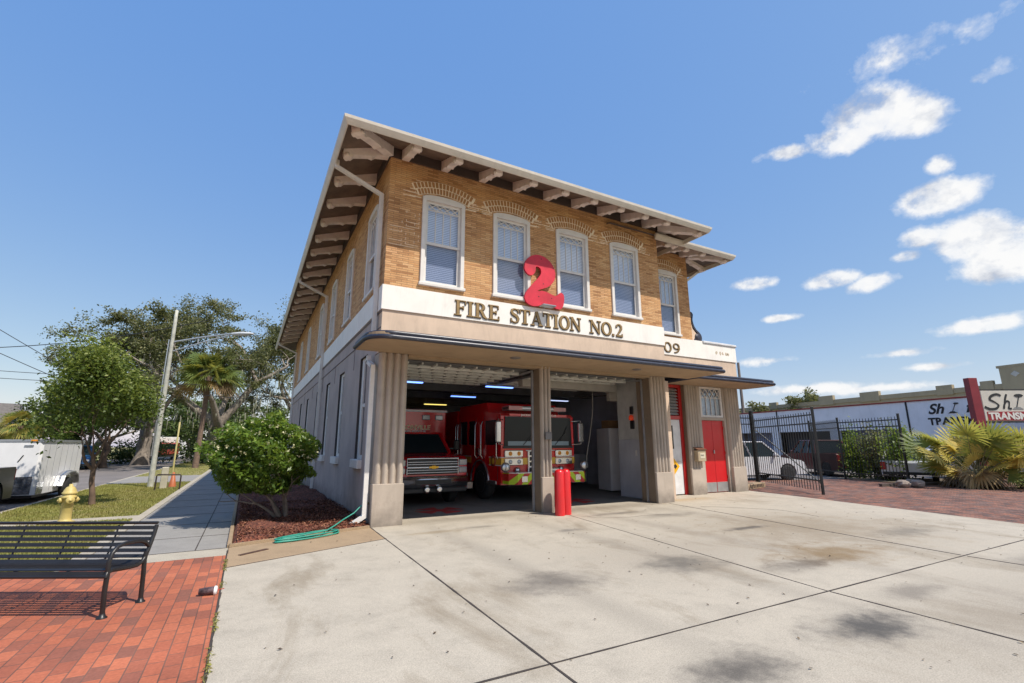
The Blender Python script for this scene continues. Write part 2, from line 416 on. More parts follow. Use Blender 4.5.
# clouds: soft patches in given compass directions, broken up by noise
CL = [((.807,.301,.508),.062,.050,0,1.6), ((.832,.268,.485),.060,.036,0,1.5), ((.803,.346,.486),.055,.026,.1,1.4), ((.770,.408,.490),.050,.013,.12,1.0), ((.789,.251,.561),.085,.020,0,.42), ((.846,.190,.498),.03,.012,0,.5),
      ((.890,.268,.368),.060,.030,.05,1.7), ((.876,.253,.410),.018,.014,0,.7), ((.922,.246,.299),.060,.038,0,1.7), ((.940,.225,.257),.060,.034,0,1.7), ((.899,.301,.316),.035,.020,0,1.3), ((.899,.324,.294),.028,.012,0,1.1), ((.950,.20,.28),.06,.04,0,1.5),
      ((.864,.419,.278),.050,.018,.05,1.4), ((.889,.374,.263),.045,.014,-.1,1.2), ((.802,.520,.293),.050,.014,0,1.2), ((.835,.501,.225),.036,.008,0,1.1), ((.949,.263,.172),.055,.015,0,1.3), ((.921,.363,.144),.05,.008,0,.9),
      ((.935,.33,.118),.05,.007,0,.8), ((.873,.475,.095),.10,.010,0,.9), ((.91,.40,.090),.09,.009,0,.85), ((.832,.530,.150),.055,.008,0,.7), ((.99,.05,.12),.16,.02,0,1), ((.97,-.12,.22),.2,.05,0,1.1), ((.6,-.7,.35),.3,.06,0,1.1), ((-.7,-.6,.3),.3,.06,0,1.1), ((-.2,-.9,.35),.4,.08,0,1.1)]
mp = nt.nodes.new('ShaderNodeMapping'); mp.inputs['Scale'].default_value = (1,1,1.2); nt.links.new(D, mp.inputs[0])
nz = noise(nt, mp.outputs[0], 14, 10, .58, .1); nz2 = noise(nt, mp.outputs[0], 60, 5, .6, .2)
mpb = nt.nodes.new('ShaderNodeMapping'); mpb.inputs['Scale'].default_value = (1,1,1.45); mpb.inputs['Location'].default_value = (.004,-.002,.020); nt.links.new(D, mpb.inputs[0]); nzb = noise(nt, mpb.outputs[0], 14, 8, .58, .1)
acc = None
def vm(op, a, b=None):
    n = nt.nodes.new('ShaderNodeVectorMath'); n.operation = op
    for i, v in enumerate((a, b)):
        if v is None: continue
        if hasattr(v, 'node'): nt.links.new(v, n.inputs[i])
        else: n.inputs[i].default_value = v
    return n
for c, rx, ry, tilt, amp in CL:
    c = Vector(c).normalized(); h = Vector((0,0,1)).cross(c).normalized(); v = c.cross(h).normalized()
    h2 = h*math.cos(tilt)+v*math.sin(tilt); v2 = v*math.cos(tilt)-h*math.sin(tilt)
    df = vm('SUBTRACT', D, tuple(c)).outputs[0]
    a = vm('DOT_PRODUCT', df, tuple(h2/rx)).outputs['Value']; b_ = vm('DOT_PRODUCT', df, tuple(v2/ry)).outputs['Value']
    dp = math_(nt, 'GREATER_THAN', vm('DOT_PRODUCT', D, tuple(c)).outputs['Value'], .3)
    q = math_(nt, 'ADD', math_(nt, 'MULTIPLY', a, a), math_(nt, 'MULTIPLY', b_, b_))
    q = math_(nt, 'MULTIPLY', math_(nt, 'SUBTRACT', 1.0, math_(nt, 'SQRT', q)), amp)
    q = math_(nt, 'MINIMUM', math_(nt, 'MAXIMUM', q, -.8), .62)
    q = math_(nt, 'ADD', math_(nt, 'MULTIPLY', math_(nt, 'ADD', q, .8), dp), -.8)
    acc = q if acc is None else math_(nt, 'MAXIMUM', acc, q)
den = math_(nt, 'ADD', acc, math_(nt, 'MULTIPLY', math_(nt, 'SUBTRACT', nz, .5), 2.5))
den = math_(nt, 'ADD', den, math_(nt, 'MULTIPLY', math_(nt, 'SUBTRACT', nz2, .5), .55))
msk = ramp(nt, den, [(.02, (0,0,0)), (.30, (.30,)*3), (.60, (.88,)*3), (.9, (1,1,1))])
cb = nt.nodes.new('ShaderNodeBackground'); cb.inputs[1].default_value = 1
shd = math_(nt, 'ADD', math_(nt, 'MULTIPLY', math_(nt, 'SUBTRACT', nz, nzb), 2.2), .62)
ccol = ramp(nt, shd, [(.15, (.58,.60,.66)), (.45, (.80,.82,.86)), (.7, (.97,.97,.97))]); nt.links.new(ccol, cb.inputs[0])
mx = nt.nodes.new('ShaderNodeMixShader'); nt.links.new(msk, mx.inputs[0]); nt.links.new(bg.outputs[0], mx.inputs[1]); nt.links.new(cb.outputs[0], mx.inputs[2]); nt.links.new(mx.outputs[0], wo.inputs[0])

# ------------------------------------------------------------------ ground surfaces
grass_dirt, nt2, gb, _ = new_mat('grass_ground')
v = coords(nt2); g1 = noise(nt2, v, .9, 6, .65); g2 = noise(nt2, v, 40, 5, .7)
gc = ramp(nt2, g1, [(.3, (.18,.19,.06)), (.5, (.26,.24,.08)), (.6, (.34,.28,.13)), (.72, (.40,.31,.18))])
gc = mixc(nt2, .8, gc, ramp(nt2, g2, [(.3, (.25,)*3), (.7, (.75,)*3)]), 'OVERLAY')
nt2.links.new(gc, gb.inputs['Base Color']); gb.inputs['Roughness'].default_value = .95; bump(nt2, gb, g2, .8, .03)
asphalt, nt2, ab, _ = new_mat('asphalt')
v = coords(nt2); a1 = noise(nt2, v, .35, 6, .6); a2 = noise(nt2, v, 70, 4, .7)
ac = ramp(nt2, a1, [(.3, (.15,.135,.125)), (.7, (.23,.20,.185))]); ac = mixc(nt2, .6, ac, ramp(nt2, a2, [(.3, (.3,)*3), (.7, (.7,)*3)]), 'OVERLAY')
nt2.links.new(ac, ab.inputs['Base Color']); ab.inputs['Roughness'].default_value = .9; bump(nt2, ab, a2, .4, .01)
drive_m = concrete_mat('driveway_concrete', (.44,.39,.315), .95, True,
    spots=[(1.05,-4,.35,7,.30,(.17,.15,.125)), (3.15,-4,.35,7,.30,(.17,.15,.125)), (5.1,-4,.4,7,.34,(.18,.15,.12)), (7.1,-3.5,.4,7,.28,(.18,.15,.12)), (7.4,-4.2,3.6,2.8,.75,(.26,.205,.14)), (3.6,-4.6,3.2,1.9,.45,(.30,.255,.20)), (4.5,-8.2,4.0,1.5,.45,(.28,.24,.19)), (2.2,.2,3.5,.5,.55,(.20,.17,.13)), (6.2,.1,3.0,.6,.6,(.20,.16,.12)), (1.06,-4.96,.95,.6,.75,(.12,.105,.09)), (3.06,-5.03,.9,.6,.75,(.11,.10,.085)), (1.0,-7.5,.75,.45,.9,(.09,.08,.07)), (2.75,-7.5,.95,.45,.95,(.07,.065,.06)), (5.5,-5.7,1.5,.8,.9,(.22,.15,.075)), (4.4,-5.9,1.0,.4,.7,(.12,.10,.08)), (4.3,-7.2,.9,.3,.6,(.14,.12,.10)), (6.4,-3.7,.8,.16,.85,(.08,.07,.06)), (3.3,-2.2,.5,.2,.6,(.12,.11,.1)), (1.9,-1.0,.6,.2,.6,(.13,.12,.1)),
           (5.6,-.9,1.3,.25,.75,(.14,.12,.1)), (8.6,-5.4,1.4,.5,.7,(.18,.16,.13)), (6.4,-1.7,1.3,.35,.6,(.17,.15,.12)), (1.0,-1.1,.9,.2,.6,(.26,.2,.12)), (7.6,-7.4,1.2,.4,.7,(.16,.14,.12)), (9.2,.3,1.6,.5,.7,(.38,.27,.15)), (5.2,-8.2,1,.4,.6,(.2,.18,.15))])
walk_m = concrete_mat('sidewalk_concrete', (.28,.265,.245), .4, False)
light_m = concrete_mat('kerb_concrete', (.42,.375,.30), .45, False)
tan_m = concrete_mat('stained_concrete', (.35,.25,.155), .5, False)
pav_m = brick_mat('red_clay_pavers', 'floor', [(.23,.09,.06), (.33,.10,.055), (.42,.12,.06), (.46,.14,.07), (.43,.125,.06), (.28,.095,.06)], (.20,.10,.07), .235, .117, .005, .35, rough=.8, offs=.5)
yard_m = brick_mat('old_brick_paving', 'floor', [(.07,.05,.05), (.17,.07,.05), (.34,.13,.075), (.24,.13,.10), (.11,.075,.07)], (.12,.09,.07), .22, .11, .010, .8, rough=.9)

b = MB(); b.box(-900, 900, -900, 900, -.5, -.165); struct('ground', b, grass_dirt)
b = MB(); b.box(-17.5, -7.58, -60, 300, -.4, -.12); struct('street', b, asphalt)
poly('driveway', [(-2.4,-16), (11.2,-16), (11.64,-6.16), (13.27,.83), (13.27,1.0), (13.27,1.6), (8.47,1.6), (8.47,.78), (0,.78), (0,-1.3), (-2.4,-2.27)], -.3, 0, drive_m)
poly('stained_apron', [(-2.4,-2.262), (-.004,-1.296), (-.004,.06), (-2.4,-.8)], -.3, 0, tan_m)
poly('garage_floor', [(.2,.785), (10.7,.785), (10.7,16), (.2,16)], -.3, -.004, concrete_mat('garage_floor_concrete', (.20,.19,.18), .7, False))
poly('brick_pavement', [(-14,-16), (-2.408,-16), (-2.408,-1.38), (-14,-1.38)], -.3, 0, pav_m)
poly('pavement_edge_strip', [(-4.36,-1.375), (-2.408,-1.375), (-2.408,-.8), (-4.36,-.8)], -.3, 0, light_m)
poly('sidewalk', [(-4.18,-.79), (-2.43,-.79), (-2.43,60), (-4.18,60)], -.3, 0, walk_m)
poly('sidewalk_kerb', [(-4.36,-.79), (-4.187,-.79), (-4.187,60), (-4.36,60)], -.3, .012, light_m)
poly('footpath', [(-7.40,3.75), (-4.37,3.75), (-4.37,4.55), (-7.40,4.55)], -.3, -.004, light_m)
poly('concrete_pad', [(-7.4,16.6), (-4.37,16.6), (-4.37,22.5), (-7.4,22.5)], -.3, 0, walk_m)
b = MB()
for y0, y1 in ((-1.37, 60),): b.box(-7.57, -7.41, y0, y1, -.3, -.002, ch=.02)
struct('street_kerb', b, light_m)
def lawn(name, x0, x1, y0, y1, z, n):
    """turf: a sheet with thousands of blades standing on it"""
    b = MB(); b.box(x0, x1, y0, y1, -.3, z); o = struct(name, b, grass_dirt)
    P = np.column_stack([rng.uniform(x0, x1, n), rng.uniform(y0, y1, n), np.full(n, z)])
    w = .5+.5*np.sin(P[:,0]*2.3+np.sin(P[:,1]*1.7)*2)*np.sin(P[:,1]*1.9+1)
    keep = rng.random(n) < .35+.65*w; P = P[keep]; n = len(P); w = w[keep]
    a = rng.uniform(0, 2*PI, n); h = rng.uniform(.025, .06, n); r = .012
    V = np.stack([P+np.column_stack([np.cos(a)*r, np.sin(a)*r, np.zeros(n)-.005]), P-np.column_stack([np.cos(a)*r, np.sin(a)*r, np.zeros(n)+.005]), P+np.column_stack([np.sin(a)*.025, np.cos(a)*.025, h])], 1).reshape(-1,3)
    me = bpy.data.meshes.new('grass'); me.from_pydata(V.tolist(), [], np.arange(3*n).reshape(-1,3).tolist())
    at = me.attributes.new('tint', 'FLOAT', 'FACE'); at.data.foreach_set('value', np.clip(.2+.5*w+.3*rng.random(n), 0, 1).astype(np.float32))
    me.materials.append(blade_m); g = bpy.data.objects.new('grass', me); COL.objects.link(g); g['kind'] = 'stuff'; g['label'] = 'short patchy grass of the roadside verge'; g['category'] = 'grass'
blade_m = leaf_mat('grass_blade', (.34,.27,.12), (.29,.27,.08), (.36,.37,.11), .3)
lawn('lawn', -7.4, -4.37, 4.56, 16.59, -.004, 60000)
lawn('verge', -7.4, -4.37, -1.37, 3.74, -.004, 45000)
lawn('far_verge', -7.4, -4.37, 22.51, 60, -.004, 20000)
poly('brick_yard', [(11.21,-16), (45,-16), (45,-1.2), (21.0,-.45), (22.4,2.6), (17.2,4.2), (13.28,2.2), (13.28,.83), (11.65,-6.16)], -.3, -.006, yard_m)
poly('planting_strip', [(21.01,-.44), (45,-1.19), (45,1.2), (23.6,.4), (22.4,2.6)], -.3, .02, M('soil', (.13,.10,.07), .95, 0, .5, 6, .9, 30))
poly('parking_lot', [(13.28,2.21), (17.2,4.21), (22.41,2.61), (23.61,.41), (45,1.21), (60,60), (13.28,60)], -.3, -.05, asphalt)
dark = M('joint_filler', (.05,.04,.035), .9, 0, .3, 20)
def joint(p0, p1, w=.025):
    p0 = Vector((*p0,0)); p1 = Vector((*p1,0)); d = (p1-p0).normalized(); n = Vector((-d.y, d.x, 0))*w/2
    L = (p1-p0).length; k = max(2, int(L/.25)); top = []; bot = []
    for i in range(k+1):
        q = p0+(p1-p0)*i/k; wv = random.uniform(.55, 1.25)
        top.append(((q+n*wv).x, (q+n*wv).y)); bot.append(((q-n*wv).x, (q-n*wv).y))
    for i in range(k):
        JB.prism([bot[i], bot[i+1], top[i+1], top[i]], -.002, .004, 'z')
JB = MB()
for a, c, w in (((.02,.3), (-.4,-16), .022), ((-2.4,-6.76), (11.6,-6.76), .020), ((4.4,-.6), (3.51,-6.75), .014), ((3.51,-6.78), (3.2,-16), .022), ((8.1,-.1), (7.02,-6.72), .02), ((7.0,-6.8), (6.8,-16), .018), ((-2.4,-2.25), (0,-1.29), .014)):
    joint(a, c, w)
for y in (.6,2.3,4.0,5.8,7.6,9.5,11.5,14,17): JB.box(-4.18, -2.43, y-.007, y+.007, -.01, .004)
JB.box(-2.86, -2.845, -.78, 20, -.01, .004); JB.box(-4.17, -2.43, -.8, -.78, -.01, .004)
struct('driveway_joints', JB, dark)
edge = MB()
for i in range(60):
    y = -16+i*.25; edge.prism([(-2.418, y), (-2.396+random.uniform(-.008,.008), y), (-2.396+random.uniform(-.008,.008), y+.25), (-2.418, y+.25)], -.01, .004, 'z')
struct('pavement_gap', edge, dark)
# edge drain grate, painted floor emblems
b = MB(); b.bar((-2.24,-1.51,.004), (-1.86,-1.22,.004), .07, .012); tag(b.build('drain_grate', M('rusty_iron', (.10,.055,.04), .8, .3, .4, 20)), 'narrow rusty drain slot in the tan concrete near the mulch bed', 'drain grate')
redfloor = M('worn_red_floor_paint', (.42,.03,.03), .6, 0, .5, 5)
for x, y in ((2.1,1.75), (6.2,1.75)):
    b = MB()
    for k in range(4):
        a = k*PI/2+.4
        pts = [(x+math.cos(a-.5)*.62, y+math.sin(a-.5)*.62), (x+math.cos(a)*.54, y+math.sin(a)*.54), (x+math.cos(a+.5)*.62, y+math.sin(a+.5)*.62), (x+math.cos(a+.5)*.16, y+math.sin(a+.5)*.16), (x+math.cos(a-.5)*.16, y+math.sin(a-.5)*.16)]
        b.prism(pts, -.004, .001, 'z')
    b.prism([(x+math.cos(t*PI/8)*.15, y+math.sin(t*PI/8)*.15) for t in range(16)], -.004, .003, 'z')
    struct('floor_emblem_paint', b, redfloor)

# ------------------------------------------------------------------ FIRE STATION
FS = thing('fire_station', 'two storey tan brick fire station with white lettered band, curved canopy and fluted pillars', 'fire station')
bk_cols = [(.36,.17,.070), (.54,.285,.120), (.61,.355,.165), (.56,.30,.130), (.66,.40,.200), (.43,.21,.085)]
bkF = brick_mat('tan_brick_front', 'front', bk_cols, (.36,.21,.11), .26, .050, .005, .35)
bkS = brick_mat('tan_brick_side', 'side', bk_cols, (.36,.21,.11), .26, .050, .005, .35)
grey = M('mauve_grey_paint', (.42,.34,.31), .8, 0, .12, 1.3, .25, 90, dirt=.45, base=.8)
white = M('white_band_paint', (.85,.81,.76), .7, 0, .05, 2, .15, 80, dirt=.38)
trimw = M('white_window_trim', (.70,.67,.64), .55, 0, .06, 6, .1, 80, dirt=.2)
beige = M('beige_stucco', (.64,.49,.375), .85, 0, .13, 1.2, .4, 80, dirt=.45)
pillm = M('pillar_stucco', (.44,.37,.305), .85, 0, .12, 1.5, .45, 90, dirt=.5, base=.7)
soffm = M('canopy_soffit_paint', (.37,.265,.165), .8, 0, .10, 1.2, .15, 60, dirt=.4)
eavem = M('brown_eave_boards', (.17,.12,.09), .8, 0, .3, 3, .3, 50)
gutm = M('painted_gutter', (.62,.57,.50), .5, .0, .08, 4, .1, 50, dirt=.3)
pinkw = M('bracket_paint', (.80,.71,.65), .65, 0, .10, 5, .2, 50, dirt=.4)
W1, W2, W3, S0, DB = 8.45, 10.95, 13.13, 1.02, 24.2
ZB, ZB2, ZT = 5.07, 4.51, 8.24
UPF = [1.345, 3.22, 5.15, 7.05]                       # window centres, front
UPS = [1.42, 4.5, 7.6, 11.0, 15.6, 19.6]              # window centres, side
LOS = [1.65, 4.75, 7.55, 10.3, 14.0, 17.1]
hw = .46
b = MB(); walls(b, .3, W1-.3, ZB, ZT+.3, [(c-hw, c+hw, 5.26, 7.40) for c in UPF], 0, .3); b.box(W1-.3, W1, 0, S0+.3, ZB, ZT+.3); b.build('front_brick_wall', bkF, FS)
b = MB(); walls(b, 0, DB, ZB, ZT+.3, [(c-hw, c+hw, 5.26, 7.40) for c in UPS], 0, .298, 'x'); b.build('side_brick_wall', bkS, FS)
b = MB(); walls(b, W1+.002, W2, ZB, ZT+.3, [(9.36, 10.28, 5.26, 7.40)], S0, S0+.3); b.build('wing_brick_wall', bkF, FS)
b = MB(); b.box(W2-.3, W2-.002, S0+.3, DB, 3.8, ZT+.3); b.build('wing_side_brick_wall', bkS, FS)
b = MB(); b.box(.3, W2, DB-.3, DB, 0, ZT+.3); b.build('rear_brick_wall', bkF, FS)
b = MB(); walls(b, .5, DB-.01, 0, ZB2, [(c-.42, c+.42, 1.28, 3.72) for c in LOS], .004, .28, 'x'); b.box(.004,.28,.301,.4995,3.57,ZB2); b.build('side_lower_wall', grey, FS)
b = MB(); b.box(-.035, .28, -.035, DB, ZB2, ZB-.001); b.box(.28, W1+.02, -.035, .28, ZB2, ZB-.001); b.build('white_band', white, FS)
b = MB()  # the small mouldings under the side band
b.box(-.012, .004, .05, DB, 4.10, 4.125); b.box(-.012, .004, .05, DB, ZB2-.05, ZB2-.001)
for y in (2.9,6.1,9.0,12.2,15.5,18.8): b.box(-.006, .005, y, y+.02, 3.55, 4.10)
b.build('side_moulding', M('mauve_grey_dark', (.17,.14,.14), .8), FS)
b = MB(); b.box(.0, W1, 0, .3, 3.57, ZB2-.001); b.build('beige_parapet', beige, FS)
b = MB(); b.box(W1+.02, W3, S0, S0+.28, 3.57, ZB2); b.box(W3-.28, W3, S0+.28, 9, 0, ZB2); b.build('wing_beige_wall', beige, FS)
b = MB(); b.box(W1+.02, W2+.01, S0-.03, S0+.28, ZB2+.001, ZB+.06); b.box(W2+.01, W3+.03, S0-.03, S0+.28, ZB2+.001, ZB); b.box(W3-.26, W3+.03, S0+.28, 9, ZB2+.001, ZB); b.build('wing_white_band', white, FS)
b = MB(); b.box(11.42, W3+.07, S0-.07, S0+.34, ZB+.001, ZB+.09, ch=.02); b.box(11.42, 11.5, S0+.34, 9, ZB+.001, ZB+.08); b.box(W3-.3, W3+.07, S0+.34, 9, ZB+.001, ZB+.09); b.build('wing_coping', M('pale_coping', (.62,.62,.64), .6), FS)
b = MB(); b.box(W2+.01, W3-.3, S0+.35, 9, 4.3, 4.6); b.build('wing_flat_roof', M('roof_felt', (.12,.12,.12), .9), FS)
# carved scroll at the foot of the upper wall
def arc(cx, cz, r, a0, a1, n=10): return [(cx+r*math.cos(R(a0+(a1-a0)*i/n)), cz+r*math.sin(R(a0+(a1-a0)*i/n))) for i in range(n+1)]
sp = arc(11.08,6.08,.10,200,20,8)+[(11.12,5.92),(11.14,5.80),(11.2,5.66),(11.3,5.54),(11.42,5.47)]+arc(11.36,5.30,.17,60,-160,10)
b = MB(); b.ribbon(sp, [.04,.05,.06,.06,.06,.06,.06,.06,.06]+[.075]*5+[.075,.075,.08,.085,.09,.10,.11,.11,.10,.09,.07], S0+.1, S0+.34)
for cx, cz, r in ((11.06,6.06,.085),(11.35,5.31,.125)): b.lathe([(0,S0+.09),(r,S0+.09),(r,S0+.35),(0,S0+.35)], 14, (cx,0,cz), 'y')
b.build('scroll_coping', M('dark_scroll_paint', (.03,.03,.05), .5), FS)
b = MB(); b.prism([(W2+.012,5.14),(11.5,5.14),(11.45,5.22),(11.3,5.45),(11.14,5.6),(11.06,5.95),(W2+.012,6.05)], S0+.12, S0+.32); b.build('scroll_body', beige, FS)
b = MB(); b.box(W2+.012, 11.41, S0-.03, S0+.34, 5.071, 5.138); b.build('scroll_plinth', white, FS)

# arches of light mortared soldier bricks
archm = brick_mat('arch_brick', 'front', [(.36,.18,.075), (.43,.235,.10), (.33,.16,.07)], (.3,.2,.1), 5, 5)
mort = M('pale_mortar', (.85,.72,.55), .9)
def arch_at(cx, y0, side=False, lab='brick_arch'):
    bb = MB(); bm = MB(); rad = 1.55; zc = 7.56-rad
    def P(u, z, y0_, y1_, dst):
        if side: dst.prism([(a, q) for a, q in z], y0_, y1_, 'x')
        else: dst.prism(z, y0_, y1_, 'y')
    half = math.asin(.62/rad)
    for row, (r0, r1) in enumerate(((rad+.015, rad+.15), (rad+.175, rad+.31))):
        n = 17; h = half*(1+.07*row)
        for i in range(n):
            a0 = -h+2*h*i/n; a1 = -h+2*h*(i+1)/n-.016
            q = [(cx+math.sin(a0)*r0, zc+math.cos(a0)*r0), (cx+math.sin(a1)*r0, zc+math.cos(a1)*r0), (cx+math.sin(a1)*r1, zc+math.cos(a1)*r1), (cx+math.sin(a0)*r1, zc+math.cos(a0)*r1)]
            P(0, q, y0-.022, y0+.01, bb)
        q = []
        for i in range(13): a = -h-.02+(2*h+.04)*i/12; q.append((cx+math.sin(a)*(r0-.012), zc+math.cos(a)*(r0-.012)))
        for i in range(13): a = h+.02-(2*h+.04)*i/12; q.append((cx+math.sin(a)*(r1+.013), zc+math.cos(a)*(r1+.013)))
        for i in range(12):
            P(0, [q[i], q[i+1], q[24-i], q[25-i]], y0-.012-.001*row, y0+.01, bm)
    # light pointing around the ends of the arch
    for s in (-1, 1):
        for k in range(3):
            z = 7.36+.09*k
            x0 = cx+s*(.58+.05*k); x1 = cx+s*(.86+.05*(k % 2))
            q = [(min(x0,x1), z), (max(x0,x1), z), (max(x0,x1), z+.016), (min(x0,x1), z+.016)]
            P(0, q, y0-.004, y0+.01, bm)
    a = bb.build(lab, archm, FS); c = bm.build('arch_mortar', mort, a)
    return a
def repoint(cx, y0):
    """newer pale pointing left in the brickwork around an arch"""
    o = MB(); rr_ = random.Random(int(cx*100))
    for k in range(9):
        z = 7.345+.056*k*1.0
        for q in range(7):
            x = cx-1.02+.30*q+(.15 if k % 2 else 0)
            dx = abs(x+.14-cx)
            inside = dx < .60 and z < 7.86-.25*dx*dx*2
            if inside or rr_.random() < .35 or abs(x+.14-cx) > .98-.05*k: continue
            o.box(x, x+.28, y0-.003, y0+.01, z, z+.012)
            if rr_.random() < .7: o.box(x+.281, x+.293, y0-.0025, y0+.01, z, z+.056)
    o.build('mortar_pointing', mort, FS)
for c in UPF: repoint(c, 0)
o_ = MB(); rr_ = random.Random(3)
for k in range(16):
    z = 6.06+.056*k
    for q in range(3):
        x = .05+.30*q+(.1 if k % 2 else 0)
        if x+.28 < .78 and rr_.random() < .5: o_.box(x, x+.28, -.002, .01, z, z+.008)
        if x+.29 < .78 and rr_.random() < .6: o_.box(x+.281, x+.290, -.0025, .01, z, z+.056)
o_.build('mortar_pointing', mort, FS)
for c in UPF: arch_at(c, 0)
arch_at(9.82, S0)

# ---- sash window with a lattice head
glassU = glass_mat('window_glass', (.92,.95,1.0), .05); glassD = glass_mat('dark_window_glass', (.74,.77,.84), .04)
blm, ntb, bb_, _ = new_mat('blind_slats')
tcb = ntb.nodes.new('ShaderNodeTexCoord'); sx_ = ntb.nodes.new('ShaderNodeSeparateXYZ'); ntb.links.new(tcb.outputs['Object'], sx_.inputs[0])
fr_ = math_(ntb, 'FRACT', math_(ntb, 'MULTIPLY', sx_.outputs[2], 22.0))
ntb.links.new(ramp(ntb, fr_, [(0, (.20,.22,.26)), (.3, (.80,.82,.86)), (.75, (.92,.93,.95)), (1, (.25,.27,.32))]), bb_.inputs['Base Color'])
def lattice(mb, x0, x1, z0, z1, y, n, w=.016):
    mb.box(x0, x1, y-.012, y+.012, z0-.012, z0+.012)
    for i in range(n):
        a = x0+(x1-x0)*i/n; c = x0+(x1-x0)*(i+1)/n
        mb.bar((a,y,z0), (c,y,z1), w, .02); mb.bar((a,y-.003,z1), (c,y-.003,z0), w, .02)
def sash_window(loc, rot, wide=.92, zh=2.14, arched=True, back=None):
    """local x across, y into the wall, z from the sill up"""
    o = MB(); h = wide/2; c = .085; A = .12
    o.box(-h-c, -h+.012, -.045, .12, -.0, zh-.02, ch=.008); o.box(h-.012, h+c, -.045, .12, 0, zh-.02, ch=.008)
    top = [(-h-c, zh-.02), (h+c, zh-.02)]
    arcp = [((h+c)*math.cos(t), zh-.02+A*math.sin(t)**.85 if math.sin(t) > 0 else zh-.02) for t in [PI*i/12 for i in range(1, 12)]] if arched else [(h+c, zh+.07), (-h-c, zh+.07)]
    o.prism([(-h-c, zh-.06), (h+c, zh-.06), (h+c, zh+.02)]+arcp+[(-h-c, zh+.02)], -.047, .118)
    o.box(-h-c-.03, h+c+.03, -.075, .12, -.075, .001, ch=.01)
    w = o.build('window', trimw, FS, loc, rot)
    s = MB(); mid = zh*.47; hi = h-.014
    for z0, z1, y in ((.01, mid+.03, .045), (mid-.03, zh-.06, .02)):
        s.box(-hi, -hi+.06, y, y+.035, z0, z1); s.box(hi-.06, hi, y, y+.035, z0, z1)
        s.box(-hi+.06, hi-.06, y, y+.035, z0, z0+.065); s.box(-hi+.06, hi-.06, y, y+.035, z1-.055, z1)
    s.build('sash', trimw, w)
    m = MB(); zt = zh-.115; zl = zt-.16
    for i in (1,2,3):
        x = -hi+.06+(2*hi-.12)*i/4; m.box(x-.009, x+.009, .022, .044, mid+.03, zl)
    lattice(m, -hi+.06, hi-.06, zl, zt, .033, 4)
    m.build('muntins', trimw, w)
    g = MB(); g.box(-hi+.05, hi-.05, .036, .042, mid+.02, zt+.01); g.build('upper_pane', glassU, w)
    g = MB(); g.box(-hi+.05, hi-.05, .060, .066, .05, mid-.01); g.build('lower_pane', glassD, w)
    k = MB(); k.box(-h+.01, h-.01, .13, .14, .0, zh-.03); k.build('blind', back or blm, w)
    return w
SR = -PI/2
wf = sash_window((UPF[0], 0, 5.26), (0,0,0))
for c in UPF[1:]: dup(wf, FS, (c, 0, 5.26), (0,0,0))
dup(wf, FS, (9.82, S0, 5.26), (0,0,0))
ws = sash_window((0, UPS[0], 5.26), (0,0,SR), back=M('drawn_dark_blind', (.10,.11,.13), .8))
for c in UPS[1:]: dup(ws, FS, (0, c, 5.26), (0,0,SR))
# tall recessed ground-floor windows of the side wall
def tall_window(loc):
    o = MB(); h = .42; H = 2.44
    o.box(-h+.013, -h+.24, .055, .12, 0, H); o.box(h-.14, h, .055, .12, 0, H); o.box(-h+.241, h-.141, .06, .12, H-.1, H); o.box(-h+.241, h-.141, .06, .12, 0, .09); o.box(-h+.241, h-.141, .07, .12, 1.22, 1.30)
    w = o.build('tall_window', trimw, FS, loc, (0,0,SR))
    g = MB(); g.box(-h-.001, -h+.012, .0, .168, .0, H); g.box(-h-.001, h, .002, .1, H-.012, H+.002); g.build('reveal', M('shadowed_reveal', (.05,.045,.045), .9), w)  # thin dark lining, shade of the recess put into its colour
    g = MB(); g.box(-h+.20, h-.12, .09, .094, .05, H-.05); g.build('pane', M('dark_blue_pane', (.02,.03,.05), .12), w)
    s = MB(); s.box(-h-.03, h+.03, -.10, .098, -.20, -.001, ch=.01); s.build('window_sill', trimw, w)
    k = MB(); k.box(-h, h, .20, .21, .0, H); k.build('blind', M('dark_blind', (.10,.11,.13), .8), w)
    return w
tw = tall_window((.004, LOS[0], 1.28))
for c in LOS[1:]: dup(tw, FS, (.004, c, 1.28), (0,0,SR))

# ---- eaves: boards, frieze, gutter, brackets, roof
OV = 1.25
def eave_strip(mb, path_in, path_out, zi, zo, th=.03):
    n = len(path_in)
    for i in range(n-1):
        a, c = path_in[i], path_in[i+1]; d, e = path_out[i], path_out[i+1]
        vs = [(*a, zi), (*c, zi), (*e, zo), (*d, zo)]; vs += [(x, y, z+th) for x, y, z in vs]
        mb.add(vs, [(0,1,2,3),(7,6,5,4),(0,4,5,1),(1,5,6,2),(2,6,7,3),(3,7,4,0)])
b = MB(); zi, zo = 8.47, 8.02
eave_strip(b, [(0,DB),(0,0),(W1,0),(W1,S0+1)], [(-OV+.04,DB+OV),(-OV+.04,-OV+.04),(W1+1.08,-OV+.04),(W1+1.08,S0+1)], zi, zo)
eave_strip(b, [(W1,S0),(W2,S0),(W2,DB)], [(W1,S0-OV+.04),(W2+1.08,S0-OV+.04),(W2+1.08,DB+OV)], zi-.06, zo-.06)
b.build('eave_soffit', eavem, FS)
b = MB(); b.box(-.05, -.001, -.05, DB, ZT-.02, zi); b.box(-.001, W1+.05, -.05, -.001, ZT-.02, zi); b.box(W1+.001, W1+.05, -.001, S0, ZT-.02, zi-.1); b.box(W1+.05, W2+.05, S0-.05, S0-.001, ZT-.02, zi-.07); b.build('frieze_board', M('frieze_brown', (.075,.055,.045), .8), FS)
